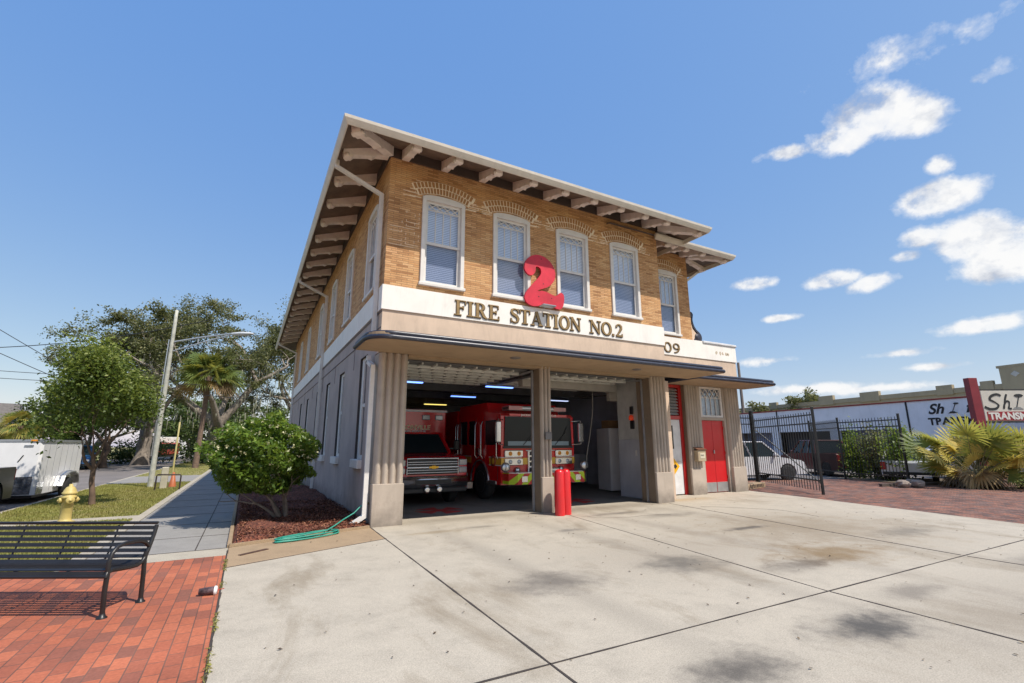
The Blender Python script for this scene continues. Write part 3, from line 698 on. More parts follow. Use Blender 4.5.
def gutter(mb, p0, p1, nrm):
    """K-shaped gutter and fascia running p0-p1, nrm points outward"""
    p0 = Vector(p0); p1 = Vector(p1); d = (p1-p0).normalized(); nv = Vector(nrm)
    prof = [(0,-.17),(.02,-.17),(.055,-.12),(.09,-.06),(.10,0),(.085,.012),(0,.012)]
    L = [tuple(p0+nv*a+Vector((0,0,z))-d*a*GM[0]) for a, z in prof]; Q = [tuple(p1+nv*a+Vector((0,0,z))+d*a*GM[1]) for a, z in prof]
    mb.loft([L, Q], smooth=False)
ZG = 8.085
b = MB(); e = OV-.1
GM = (1, 1); gutter(b, (-e,-e,ZG), (W1+1.0,-e,ZG), (0,-1,0)); gutter(b, (-e,-e,ZG), (-e,DB+e,ZG), (-1,0,0)); gutter(b, (W1+1.0,-e,ZG), (W1+1.0,S0+.2,ZG), (1,0,0))
b.build('front_gutter', gutm, FS)
b = MB(); GM = (0, 1); gutter(b, (W1-.2,S0-e,ZG-.05), (W2+.98,S0-e,ZG-.05), (0,-1,0)); GM = (1,1); gutter(b, (W2+.98,S0-e,ZG-.05), (W2+.98,DB+e,ZG-.05), (1,0,0)); b.build('wing_gutter', gutm, FS)
b = MB()
x0, x1, y0, y1 = -OV+.05, W1+1.08, -OV+.05, DB+OV; hh = 1.9; rx = (x0+x1)/2
b.add([(x0,y0,8.07),(x1,y0,8.07),(x1,y1,8.07),(x0,y1,8.07),(rx,y0+5.3,8.07+hh),(rx,y1-5.3,8.07+hh)], [(0,1,4),(1,2,5,4),(2,3,5),(3,0,4,5)])
x0, x1, y0 = W1-2, W2+1.05, S0-OV+.05
b.add([(x0,y0,8.0),(x1,y0,8.0),(x1,y1,8.0),(x0,y1,8.0),(x0,y0+4,9.3),(x0,y1-4,9.3)], [(0,1,4),(1,2,5,4),(2,3,5),(3,0,4,5)])
b.build('roof', M('roof_shingle', (.12,.10,.09), .9, 0, .3, 8, .5, 30), FS)
def bracket(loc, rz, L=1.12, wd=.17):
    o = MB()
    s = (zo-zi)/(OV-.04)
    def zt(y): return zi-.004+s*y
    pts = [(-.05, zt(.05)), (-.05, ZT-.05), (-.34, ZT-.10), (-.42, ZT-.17), (-.50, ZT-.155), (-.82, ZT-.245), (-.88, ZT-.32), (-.96, ZT-.335), (-1.03, ZT-.315), (-1.05, ZT-.25), (-1.06, zt(1.06))]
    k = L/1.12; pts = [(y*k, z) for y, z in pts]
    o.prism(pts, -wd/2, wd/2, 'x')
    for sx in (-1,1): o.lathe([(0,0),(.05,0),(.05,.018),(.02,.03),(0,.03)], 10, (sx*wd/2 if sx > 0 else -wd/2-.03, -.97*k, ZT-.285), 'x')
    return o.build('eave_bracket', pinkw, FS, loc, (0,0,rz))
br = bracket((.33,0,0), 0)
for x in (1.31,2.33,3.32,4.28,5.22,6.15,7.05,7.9): dup(br, FS, (x,0,0), (0,0,0))
for i in range(19): dup(br, FS, (0, .05+1.27*i, 0), (0,0,SR))
for x in (9.0,9.85,10.65): dup(br, FS, (x,S0,-.06), (0,0,0))
for y in (.12,): dup(br, FS, (W1,y,0), (0,0,-SR))
for i in range(4): dup(br, FS, (W2,S0+.1+1.27*i,-.06), (0,0,-SR))
for p, a in (((0,0,0), -PI/4), ((W1,0,0), PI/4), ((W2,S0,-.06), PI/4)):
    d_ = dup(br, FS, p, (0,0,a)); d_.scale = (1.2,1.32,1)

# ---- canopy with double rolled dark edge
def rrect(x0, x1, y0, y1, rl, rr, k=8):
    pts = [(x0+rl-rl*math.cos(t), y0+rl-rl*math.sin(t)) for t in [PI/2*i/k for i in range(k+1)]]
    pts += [(x1-rr+rr*math.sin(t), y0+rr-rr*math.cos(t)) for t in [PI/2*i/k for i in range(k+1)]]
    return pts+[(x1,y1),(x0,y1)]
def grow(pts, d, y1): # inset outline except the wall side
    cx = sum(p[0] for p in pts)/len(pts)
    return pts
rollm, ntr, rb_, _ = new_mat('blue_black_canopy_edge')
vr = coords(ntr, scale=(1,1,5)); c_ = ramp(ntr, noise(ntr, vr, 5, 6, .7), [(.35, (.012,.014,.028)), (.60, (.025,.03,.055)), (.74, (.26,.27,.32))])  # pale streaks of the ramp are highlights painted into the edge colour
ntr.links.new(c_, rb_.inputs['Base Color']); rb_.inputs['Roughness'].default_value = .38; rb_.inputs['Specular IOR Level'].default_value = .7
def canopy(nm, x0, x1, yf, yb, rl, rr):
    s = MB(); s.prism(rrect(x0+.06, x1-.06, yf+.06, yb, rl-.03, rr-.03), 3.552, 3.70, 'z')
    o = s.build(nm, soffm, FS)
    e = MB()
    pth = rrect(x0+.045, x1-.045, yf+.045, yb, rl, rr, 8)
    pth = [pth[-1]]+pth[:-1]
    e.tube([(x, y, 3.600) for x, y in pth], .046, 10); 
    pth2 = rrect(x0+.085, x1-.085, yf+.085, yb, rl, rr, 8); pth2 = [pth2[-1]]+pth2[:-1]
    e.tube([(x, y, 3.685) for x, y in pth2], .044, 10)
    e.build('canopy_edge', rollm, o)
    t = MB(); t.prism(rrect(x0+.1, x1-.1, yf+.1, yb, rl, rr), 3.701, 3.712, 'z'); t.build('canopy_top', M('canopy_felt', (.10,.10,.12), .9), o)
    return o
ca = canopy('canopy', -.57, 9.40, -1.43, -.002, .45, .16)
cb2 = canopy('wing_canopy', 9.43, 13.50, -.33, S0-.002, .1, .30)
cb2.location.z = -.012
for x, y in ((2.9,-.75),(6.6,-.75)):
    l = MB(); l.lathe([(.0,3.53),(.11,3.53),(.13,3.551)], 18, (x,y,0)); l.build('canopy_light', M('grey_light_disc', (.16,.14,.13), .5), ca)
b = MB(); b.box(.64, W1-.62, .02, .30, 3.50, 3.569); b.build('opening_lintel', soffm, FS)

# ---- fluted pillars
shadep = M('pillar_side_shade', (.20,.15,.105), .85, 0, .15, 2, .2, 60, dirt=.4)  # dark brown side panels: shade of the pillar sides put into the colour
def pillar(x0, x1, y0, y1, nm='pillar', n=4, shade=False):
    o = MB(); o.box(x0, x1, y0, y1, -.02, .824, ch=.01); p = o.build(nm, pillm, FS)
    f = MB(); w = x1-x0-.02; pts = [(x0+.01, y1-.004), (x0+.01, y0+.086)]
    for i in range(n):
        a = x0+.01+w*i/n; fw = w/n
        for k in range(0, 9):
            t = k/8; pts.append((a+fw*(.04+.92*t), y0+.085-.078*math.sin(PI*t)**.7))
    pts += [(x1-.01, y0+.086), (x1-.01, y1-.004)]
    # dedupe
    q = [pts[0]]
    for c in pts[1:]:
        if abs(c[0]-q[-1][0])+abs(c[1]-q[-1][1]) > 1e-5: q.append(c)
    f.prism(q, .825, 3.551, 'z'); f.build('fluted_shaft', pillm, p)
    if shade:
        f = MB(); f.box(x0-.006, x0-.001, y0+.07, y1-.01, 0, 3.545); f.build('side_shade', shadep, p)
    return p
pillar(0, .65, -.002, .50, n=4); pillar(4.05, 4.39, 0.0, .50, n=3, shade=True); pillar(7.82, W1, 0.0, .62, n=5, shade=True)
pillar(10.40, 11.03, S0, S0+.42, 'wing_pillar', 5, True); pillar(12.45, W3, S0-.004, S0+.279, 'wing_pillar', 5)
b = MB()
b.box(.004+W1, 9.2, .64, .9, 0, 3.55); b.build('return_wall', beige, FS)
b = MB(); b.box(9.2, 9.26, S0+.2, S0+.36, 0, 3.55); b.box(10.27, 10.39, S0+.2, S0+.36, 0, 3.55); b.box(9.26, 10.27, S0+.2, S0+.36, 2.40, 2.52); b.box(9.26, 10.27, S0+.2, S0+.36, 3.46, 3.55); b.build('red_door_frame', M('red_gloss_paint', (.42,.012,.012), .35, 0, .1, 3, .05, 40, coat=.3), FS)
redd = M('red_door_paint', (.55,.008,.012), .35, 0, .08, 1.5, .08, 40, coat=.25)
b = MB(); b.box(9.265, 10.265, S0+.24, S0+.29, .03, 2.395, ch=.005); dr = b.build('white_door', M('white_door_paint', (.68,.68,.68), .5, dirt=.2), FS)
b = MB(); b.box(9.62, 9.92, S0+.232, S0+.239, 1.45, 2.2); b.build('door_window', M('dark_pane', (.02,.02,.025), .15), dr)
b = MB(); b.bar((10.13,S0+.2,1.05), (10.01,S0+.2,1.05), .02); b.bar((10.13,S0+.2,1.05), (10.13,S0+.24,1.05), .02); b.build('handle', M('brushed_steel', (.5,.5,.5), .35, .9), dr)
b = MB()
for i in range(9): z = 2.56+.1*i; b.add([(9.27,S0+.24,z),(10.26,S0+.24,z),(10.26,S0+.32,z+.07),(9.27,S0+.32,z+.07),(9.27,S0+.24,z+.014),(10.26,S0+.24,z+.014),(10.26,S0+.32,z+.084),(9.27,S0+.32,z+.084)], [(0,3,2,1),(4,5,6,7),(0,1,5,4),(1,2,6,5),(2,3,7,6),(3,0,4,7)])
lv = b.build('louvre_vent', M('louvre_grey', (.42,.42,.42), .5, .2), FS)
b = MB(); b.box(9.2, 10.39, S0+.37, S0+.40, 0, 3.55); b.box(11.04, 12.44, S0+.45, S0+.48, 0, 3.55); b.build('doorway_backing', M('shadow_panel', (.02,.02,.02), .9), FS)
# red double door, kick plates and lattice transom
b = MB(); b.box(11.04, 11.20, S0+.12, S0+.42, 0, 3.551); b.box(12.36, 12.448, S0+.12, S0+.42, 0, 3.551); b.box(11.20, 12.36, S0+.12, S0+.42, 2.40, 2.50); b.build('doorway_jamb', pillm, FS)
for x0, x1 in ((11.205,11.775),(11.785,12.355)):
    b = MB(); b.box(x0, x1, S0+.20, S0+.25, .02, 2.395, ch=.006); d_ = b.build('red_door', redd, FS)
    b = MB(); b.box(x0+.01, x1-.01, S0+.190, S0+.199, .03, .34, ch=.003); b.build('kick_plate', M('kick_plate_steel', (.40,.40,.40), .4, .6), d_)
    for zz in (.45,1.25,2.1):
        k = MB(); k.box(x0-.004 if x0 < 11.5 else x1-.012, x0+.012 if x0 < 11.5 else x1+.004, S0+.185, S0+.2, zz, zz+.1); k.build('hinge', redd, d_)
b = MB(); b.box(11.73, 11.77, S0+.15, S0+.2, 1.28, 1.40, ch=.006); b.build('padlock_hasp', M('brushed_steel', (.5,.5,.5), .35, .9), d_)
b = MB(); b.box(11.22, 11.30, S0+.14, S0+.20, 2.505, 3.55); b.box(12.27, 12.35, S0+.14, S0+.20, 2.505, 3.55); b.box(11.30, 12.27, S0+.14, S0+.20, 2.505, 2.57); b.box(11.30, 12.27, S0+.14, S0+.20, 3.48, 3.55)
for i in (1,2,3): x = 11.30+.97*i/4; b.box(x-.01, x+.01, S0+.15, S0+.18, 2.57, 3.17)
lattice(b, 11.30, 12.27, 3.17, 3.48, S0+.165, 4, .02); tr = b.build('transom_window', trimw, FS)
b = MB(); b.box(11.29, 12.28, S0+.18, S0+.186, 2.55, 3.49); b.build('pane', glassU, tr)
b = MB(); b.box(11.25, 12.32, S0+.42, S0+.43, 2.5, 3.55); b.box(11.35, 11.55, S0+.30, S0+.31, 2.55, 3.4); b.build('curtain', M('pale_curtain', (.45,.5,.56), .8, 0, .3, 9), tr)
# wall conduit / cap next to the wing, thin mast pipe behind it
b = MB(); b.tube([(13.25,S0+.9,0),(13.25,S0+.9,4.52)], .03, 8); b.box(13.19,13.31,S0+.85,S0+.95,3.95,4.5); b.build('conduit', M('black_pipe', (.02,.02,.025), .5), FS)

# ---- serif lettering on the band
goldm = M('bronze_letter_face', (.30,.195,.085), .45, .35, .25, 12)
golde = M('bronze_letter_edge', (.07,.04,.02), .5, .3)
T, t_, sf = .19, .085, .085
def ell(cx, cz, rx, rz, a0, a1, n=14): return [(cx+rx*math.cos(R(a0+(a1-a0)*i/n)), cz+rz*math.sin(R(a0+(a1-a0)*i/n))) for i in range(n+1)]
def wv(n, thick, thin, ph=0): return [thin+(thick-thin)*abs(math.cos(PI*i/(n)*1.0+ph)) for i in range(n+1)]
def GL(ch):
    """returns (list of ribbons, advance) in cap-height units"""
    st = lambda x, z0=0, z1=1, w=T: ([(x,z0),(x,z1)], w)
    ser = lambda x, z, w=.40: ([(x-w/2,z),(x+w/2,z)], sf*.75)
    b_, tp = .032, .968
    if ch == 'I': return [st(.2), ser(.2,b_), ser(.2,tp)], .46
    if ch == 'F': return [st(.2), ser(.2,b_,.44), ([(0.02,tp),(.68,tp)], sf*.75), ([(.655,1),(.655,.74)], .05), ([(.28,.52),(.52,.52)], .075), ([(.52,.64),(.52,.40)], .05)], .76
    if ch == 'E': return [st(.2), ([(0.02,tp),(.68,tp)], sf*.75), ([(0.02,b_),(.72,b_)], sf*.75), ([(.655,1),(.655,.74)], .05), ([(.70,0),(.70,.27)], .05), ([(.28,.52),(.52,.52)], .075), ([(.52,.64),(.52,.40)], .05)], .82
    if ch == 'R': return [st(.2), ser(.2,b_,.44), ([(.02,tp),(.38,tp)], sf*.75), (ell(.36,.74,.22,.215,90,-90,12), [.07,.08,.10,.13,.16,.18,.18,.18,.16,.13,.10,.08,.07]), ([(.2,.515),(.38,.515)], .07), ([(.36,.54),(.48,.40),(.62,.12),(.74,.03)], [.12,.18,.18,.10]), ([(.66,b_),(.84,b_)], sf*.7)], .88
    if ch == 'T': return [st(.40), ser(.40,b_,.44), ([(0.02,tp),(.78,tp)], sf*.75), ([(.04,1),(.04,.72)], .05), ([(.76,1),(.76,.72)], .05)], .84
    if ch == 'A': return [([(.16,.02),(.44,1)], .075), ([(.44,1),(.76,.02)], .19), ([(.26,.34),(.64,.34)], .07), ser(.15,b_,.30), ser(.77,b_,.36)], .96
    if ch == 'N': return [st(.16,0,1,.075), st(.80,0,1,.075), ([(.16,.98),(.80,.04)], .18), ser(.16,b_,.32), ([(0,tp),(.28,tp)], sf*.75), ser(.80,tp,.32)], 1.0
    if ch == 'O': return [(ell(.44,.5,.35,.47,90,450,28), [.075+.12*abs(math.sin(2*PI*i/28)) for i in range(29)])], .90
    if ch == '0': return [(ell(.32,.5,.24,.47,90,450,28), [.07+.11*abs(math.sin(2*PI*i/28)) for i in range(29)])], .68
    if ch == 'S': return [([(.60,.72),(.585,.86),(.46,.955),(.30,.96),(.15,.88),(.12,.74),(.2,.62),(.36,.54),(.52,.45),(.60,.31),(.56,.13),(.42,.04),(.27,.04),(.13,.13),(.08,.30)], [.05,.05,.07,.08,.12,.17,.19,.19,.19,.17,.12,.08,.07,.05,.05]), ([(.605,1.0),(.605,.70)], .045), ([(.075,0),(.075,.30)], .045)], .72
    if ch == '2': return [([(.10,.72),(.14,.87),(.27,.96),(.42,.94),(.53,.82),(.52,.66),(.42,.48),(.27,.27),(.10,.07)], [.14,.09,.08,.12,.17,.18,.14,.08,.06]), ([(.06,.06),(.60,.06)], .13), ([(.60,.0),(.60,.24)], .05)], .72
    if ch == '1': return [st(.26), ser(.26,b_,.42), ([(.06,.80),(.22,.95)], .07)], .52
    if ch == '9': return [(ell(.32,.68,.21,.27,0,360,20), [.17-.09*abs(math.sin(2*PI*i/20)) for i in range(21)]), ([(.53,.68),(.53,.45),(.45,.22),(.30,.06),(.14,.03)], [.17,.17,.13,.08,.05])], .68
    if ch == '.': return [([(.02,.08),(.19,.08)], .16)], .30
    return [], .5
def letters(s, x0, x1, z0, cap, y, depth=.028):
    tot = sum(GL(c)[1] for c in s)-.08; sx = (x1-x0)/(tot*cap); x = x0
    for c in s:
        rb, adv = GL(c); o = MB(); k = 0
        for pts, w in rb:
            q = [(x+a*cap*sx, z0+z*cap) for a, z in pts]; ww = [u*cap for u in w] if isinstance(w, list) else w*cap
            o.ribbon(q, ww, y-depth-.0007*k, y-.001); k += 1
        L = o.build('letter', goldm, FS)
        o = MB(); k = 0
        for pts, w in rb:
            q = [(x+a*cap*sx+.006, z0+z*cap-.006) for a, z in pts]; ww = [u*cap+.022 for u in w] if isinstance(w, list) else w*cap+.022
            o.ribbon(q, ww, y-depth*.55-.0005*k, y-.001); k += 1
        o.build('letter_edge', golde, L)
        x += adv*cap*sx
letters('FIRE', 1.66, 2.84, 4.585, .37, -.036); letters('STATION', 3.14, 5.32, 4.585, .37, -.036); letters('NO.2', 5.62, 6.80, 4.585, .37, -.036)
letters('1909', 8.78, 10.24, 4.60, .33, S0-.031)
# faded seal on the wing band
b = MB()
for x in (12.1,12.3,12.42,12.62,12.72): b.prism([(x+.07*math.cos(q*PI/5)*random.uniform(.6,1.2), 4.78+.07*math.sin(q*PI/5)*random.uniform(.5,1.2)) for q in range(10)], S0-.032, S0-.029)
b.build('faded_stain', M('band_stain', (.52,.44,.34), .9, 0, .2, 20), FS)

# ---- downspouts
def spout(pts, r=.045, nm='downspout'):
    o = MB()
    for a, c in zip(pts[:-1], pts[1:]):
        a = Vector(a); c = Vector(c); d = (c-a).normalized(); o.bar(a-d*r*.5, c+d*r*.5, r*2, r*1.7)
    p = o.build(nm, trimw, FS)
    z = min(pts[0][2], 3)
    for q in pts:
        pass
    return p
spout([(-1.12,.42,8.0),(-1.12,.42,7.86),(-.09,.34,7.38),(-.09,.34,3.75)])
spout([(-.1,.62,3.54),(-.1,.62,3.42),(-.1,.16,3.26),(-.1,.16,.20),(-.34,.10,.07)])
spout([(-1.12,9.2,7.95),(-1.12,9.2,7.8),(-.09,9.2,7.35),(-.09,9.2,.1)])
spout([(-1.12,22.6,7.95),(-1.12,22.6,7.8),(-.09,22.6,7.35),(-.09,22.6,.1)])
spout([(W2+.95,S0+.3,7.9),(W2+.4,S0+.35,7.5),(W2+.08,S0+.4,7.35),(W2+.08,S0+.4,5.2)])

# ---- inside the bays
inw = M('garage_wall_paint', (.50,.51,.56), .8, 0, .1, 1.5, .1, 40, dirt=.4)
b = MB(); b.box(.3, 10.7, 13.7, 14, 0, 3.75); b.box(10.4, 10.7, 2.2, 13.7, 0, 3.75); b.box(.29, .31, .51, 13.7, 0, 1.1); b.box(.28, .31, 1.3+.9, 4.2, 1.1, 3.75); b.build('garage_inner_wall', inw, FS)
b = MB(); b.box(.29, 10.7, .302, 14, 3.76, 3.85)
for y in (3.2,6,8.8,11.6): b.box(.3, 10.4, y, y+.22, 3.5, 3.758)
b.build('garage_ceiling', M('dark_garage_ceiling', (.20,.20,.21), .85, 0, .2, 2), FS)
b = MB(); b.box(8.30, 8.44, .63, 2.05, 1.75, 3.74); w_ = b.build('inner_partition', M('white_partition_paint', (.58,.58,.56), .7, 0, .1, 3, .1, 40, dirt=.6), FS)
b = MB(); b.box(8.28, 8.445, .63, 2.05, 0, 1.749, ch=.004); b.build('grey_dado', inw, w_)
b = MB(); b.box(8.0, 10.4, 2.06, 2.2, 3.0, 3.74); b.box(4.5,8.0,1.7,1.95,3.25,3.56); b.build('garage_beam', M('garage_beam_paint', (.40,.37,.33), .8), FS)
# raised sectional doors
dp = M('garage_door_dark_panel', (.13,.13,.13), .6)
dm = M('garage_door_panel', (.62,.61,.56), .6, 0, .12, 4, dirt=.3)
for x0, x1 in ((.72,3.98),(4.5,7.75)):
    o = MB()
    for k in range(6):
        y = .55+k*.50; o.box(x0, x1, y, y+.485, 3.50+.006*k, 3.54+.006*k, ch=.008)
    dd = o.build('overhead_door', dp, FS)
    o = MB()
    for k in range(6):
        y = .55+k*.50
        for i in range(9):
            xx = x0+.06+(x1-x0-.12)*(i+.5*(k % 2))/9
            o.box(xx, xx+.035, y+.03, y+.455, 3.455, 3.499)
        o.box(x0+.02, x1-.02, y+.40, y+.48, 3.43, 3.497)
    o.build('door_stile', dm, dd)
    for x in (x0-.03, x1+.03):
        o = MB(); o.bar((x,.35,3.46), (x,4.4,3.46), .05, .05); o.bar((x,.355,.02), (x,.355,3.44), .05, .04)
        o.build('door_track', M('galvanised_track', (.45,.45,.47), .45, .7), dd)
# ------------------------------------------------------------------ vehicles
blackp = M('black_plastic', (.02,.02,.022), .5, 0, .2, 8)
tyrem = M('tyre_rubber', (.022,.022,.024), .85, 0, .3, 10, .3, 50)
chrome = M('chrome', (.62,.63,.65), .20, 1, .03, 8, 0)
alum = M('aluminium', (.55,.56,.58), .3, .9, .1, 6, .05, 40)
cargl = M('vehicle_glass', (.012,.02,.024), .12, 0, .1, 2, 0, spec=.22)
lampg = M('headlamp_glass', (.42,.44,.46), .15, .3, .1, 30, 0, spec=.8)
amber = M('amber_lens', (.75,.28,.02), .25, 0, .1, 10, 0)
redl = M('red_lens', (.45,.01,.01), .2, 0, .1, 10, 0)
def wheel(parent, x, y, r, w, side, rimm=None):
    """axle along x; side=-1 outer face towards -x"""
    o = MB(); s = side
    o.lathe([(r*.62, -w/2),(r*.9, -w/2),(r*.985, -w*.36),(r, -w*.2),(r, w*.2),(r*.985, w*.36),(r*.9, w/2),(r*.62, w/2)], 28, (x, y, r), 'x')
    wh = o.build('wheel', tyrem, parent)
    o = MB(); e = s*w*.5
    o.lathe([(r*.63, e*.9),(r*.60, e*1.02),(r*.56, e*.8),(r*.50, e*.35),(r*.24, e*.35),(r*.2, e*.85),(r*.12, e*.95),(0, e*.95)], 24, (x, y, r), 'x')
    for k in range(8):
        t = k*PI/4; o.lathe([(0, e*.45),(r*.045, e*.45),(r*.045, e*.6),(0, e*.6)], 6, (x, y+math.cos(t)*r*.37, r+math.sin(t)*r*.37), 'x')
    o.build('rim', rimm or alum, wh)
    return wh
def arch_profile(L, zb, pts_top, wheels, r):
    """side outline: bottom edge with wheel arches from y=0 to L, then the given top points back to the start"""
    p = [(0, zb)]
    for wy in wheels:
        a0 = math.asin(min(.95, (r-zb)/(r*1.18))) if r > zb else 0
        for i in range(11):
            t = PI+a0-(PI+2*a0)*i/10
            p.append((wy+r*1.18*math.cos(t), r+r*1.18*math.sin(t)))
    p.append((L, zb)); return p+pts_top
def clean(p):
    q = [p[0]]
    for c in p[1:]:
        if abs(c[0]-q[-1][0])+abs(c[1]-q[-1][1]) > 1e-4: q.append(c)
    return q
# ---- fire engine (front face at local y=0, nose towards -y)
FE = thing('fire_engine', 'large red fire engine with yellow stripe and chevron bumper in the garage', 'fire engine', (5.27,2.12,-.004), 0)
ered = M('fire_engine_red', (.62,.010,.014), .22, 0, .05, 2, 0, coat=.8)
ewht = M('white_stripe_paint', (.72,.72,.70), .4)
gold = M('gold_stripe', (.72,.42,.05), .4, .1, .05)
hw_ = 1.26; wr = .52; wy = 1.38
b = MB(); prof = clean(arch_profile(3.05, .50, [(3.05,2.86),(.95,2.86),(.78,2.56),(.10,2.50),(0,2.42),(-.02,1.50),(0,.62)], [wy], wr))
b.prism(prof, -hw_, -hw_+.42, 'x'); b.prism(prof, hw_-.42, hw_, 'x')
b.prism([(0,.62),(0,.9),(3.05,.9),(3.05,2.857),(.952,2.857),(.782,2.557),(.10,2.497),(.003,2.417),(-.018,1.5)], -hw_+.421, hw_-.421, 'x')
cab = b.build('cab', ered, FE)
b = MB(); prof = clean(arch_profile(8.6, .50, [(8.6,2.75),(3.25,2.75),(3.25,.5)], [6.6], wr)); prof = [p for p in prof if p != (0,.5)]
b.prism(prof, -hw_+.01, -hw_+.5, 'x'); b.prism(prof, hw_-.5, hw_-.01, 'x'); b.box(-hw_+.501, hw_-.501, 3.25, 8.6, .7, 2.7); b.build('rear_body', ered, FE)
b = MB(); b.box(-1.1, 1.1, 3.051, 3.249, .6, 2.5); b.build('pump_panel', alum, FE)
b = MB(); b.prism([(-1.17,1.56),(1.17,1.56),(1.14,2.40),(-1.14,2.40)], -.045, -.022); b.build('windshield', cargl, FE)
b = MB(); b.box(-.02,.02,-.055,-.046,1.56,2.4); b.box(-1.2,1.2,-.06,-.015,1.50,1.56); b.build('windshield_frame', blackp, FE)
for s in (-.55,.55): b = MB(); b.bar((s,-.058,1.60),(s+.42,-.056,1.98),.018); b.bar((s+.2,-.062,1.72),(s+.46,-.062,2.16),.012); b.build('wiper', blackp, FE)
b = MB(); b.box(-1.05,-.12,-.050,-.0455,1.58,1.70); b.box(.12,1.05,-.050,-.0455,1.58,1.70); b.build('painted_reflection', M('pale_reflection', (.20,.28,.34), .3), FE)  # pale strips painted as a reflection low on the windshield
b = MB(); b.box(-1.0,1.0,-.05,-.02,2.425,2.485); b.build('cab_lettering_strip', ered, FE)
text('cab_lettering', 'JACKSONVILLE FIRE RESCUE', .075, ewht, FE, (0,-.054,2.43), (PI/2,0,0), .002, 1.3, 0, 'CENTER', .002)
b = MB()
for s in (-1,1): b.bar((s*.2,-.06,.92),(s*.2,-.06,.99),.03)
b.tube([(-.5,-.10,1.44),(.5,-.10,1.44)],.016,8); b.build('front_rail', chrome, FE)
for s in (-1,1):
    for a_, c_, z_ in ((.25,1.0,2.32),(1.75,2.2,2.35),(2.4,2.9,2.35)): b = MB(); b.box(s*1.262, s*1.272, a_, c_, 1.60, z_, ch=.004); b.build('side_window', cargl, FE)
b = MB()
b.box(-hw_-.008, hw_+.008, -.03, -.02, 1.05, 1.23); b.box(-hw_-.008, -hw_-.001, -.03, .72, 1.05, 1.23); b.box(-hw_-.008, -hw_-.001, 2.05, 8.5, 1.05, 1.23); b.box(hw_+.001, hw_+.008, -.03, .72, 1.05, 1.23); b.build('gold_stripe_band', gold, FE)
b = MB(); b.box(-hw_-.010, -hw_-.001, -.032, .74, 1.24, 1.262); b.box(-hw_-.010, -hw_-.001, -.032, .74, 1.018, 1.04); b.box(-hw_-.010, -hw_-.001, 2.05, 8.5, 1.24, 1.262)
b.box(-.6,-hw_,-.034,-.02,1.245,1.262); b.box(.6,hw_,-.034,-.02,1.245,1.262); b.build('white_pinstripe', ewht, FE)
b = MB(); b.lathe([(0,-hw_-.02),(.10,-hw_-.02),(.17,-hw_-.015),(.17,-hw_-.009)], 8, (0,.45,1.14), 'x'); b.build('door_emblem', M('maroon_emblem', (.25,.03,.03), .4), FE)
b = MB(); b.lathe([(.06,-hw_-.024),(.09,-hw_-.024),(.09,-hw_-.019)], 12, (0,.45,1.14), 'x'); b.build('emblem_ring', gold, FE)
# doors seams, rails, mirrors
b = MB()
for y in (.18,1.08,1.68,2.98): b.box(-hw_-.004,-hw_+.002,y,y+.015,.62,2.45)
b.build('door_seams', blackp, FE)
for y in (.12,1.16,1.60,3.02,3.2):
    b = MB(); b.tube([(-hw_-.02,y,1.2),(-hw_-.08,y,1.3),(-hw_-.08,y,2.2),(-hw_-.02,y,2.3)], .018, 8); b.build('grab_rail', chrome, FE)
for s in (-1,1):
    b = MB(); b.tube([(s*1.2,-.02,2.3),(s*1.42,-.18,2.32),(s*1.42,-.18,1.62),(s*1.2,-.02,1.6)], .015, 6); b.box(s*1.34,s*1.52,-.22,-.12,1.66,2.26,ch=.03); b.build('side_mirror', chrome, FE)
for y in (1.3,3.12):
    b = MB(); b.box(-hw_-.12,-hw_-.01,y-.08,y+.08,1.28,1.5,ch=.02); b.build('side_lamp', chrome, FE)
b = MB(); b.box(-.40,.40,-.07,-.021,.80,1.46,ch=.02); gr = b.build('grille', chrome, FE)
b = MB()
for k in range(4):
    for s in (-1,1): b.box(s*.03, s*.35, -.08,-.071, .85+.15*k, .96+.15*k)
b.build('grille_mesh', blackp, gr)
for s in (-1,1):
    for z, m_ in ((1.26,amber),(1.03,lampg)):
        b = MB(); b.box(s*.56,s*1.16,-.065,-.031,z,z+.19,ch=.02); hl = b.build('headlamp', chrome, FE)
        for q in (.70,.98): b = MB(); b.lathe([(0,-.078),(.05,-.075),(.062,-.066)], 14, (s*q,0,z+.095), 'y'); b.build('lamp_lens', lampg if m_ is lampg else amber, hl)
    b = MB(); b.lathe([(0,-.10),(.07,-.10),(.08,-.03)], 14, (s*.75,0,.90), 'y'); b.build('fog_lamp', chrome, FE)
    b = MB(); b.lathe([(0,-.04),(.10,-.03),(.13,0),(.13,.05),(.06,.12),(0,.12)], 18, (s*1.33,-.45,1.0), 'y'); b.build('round_side_lamp', alum, FE)
chev, ntc, cbs, _ = new_mat('chevron_tape'); tcc = ntc.nodes.new('ShaderNodeTexCoord'); sc_ = ntc.nodes.new('ShaderNodeSeparateXYZ'); ntc.links.new(tcc.outputs['Object'], sc_.inputs[0])
u = math_(ntc, 'FRACT', math_(ntc, 'MULTIPLY', math_(ntc, 'ADD', math_(ntc, 'ABSOLUTE', sc_.outputs[0]), math_(ntc, 'MULTIPLY', sc_.outputs[2], 1.0)), 2.6))
ntc.links.new(ramp(ntc, u, [(0, (.55,.02,.02)), (.5, (.50,.68,.02))], 'CONSTANT'), cbs.inputs['Base Color']); cbs.inputs['Roughness'].default_value = .35
b = MB(); b.prism([(-1.30,.0),(-1.30,-.36),(-1.12,-.55),(1.12,-.55),(1.30,-.36),(1.30,.0)], .54, .83, 'z'); bp = b.build('front_bumper', chev, FE, (.10,0,0))
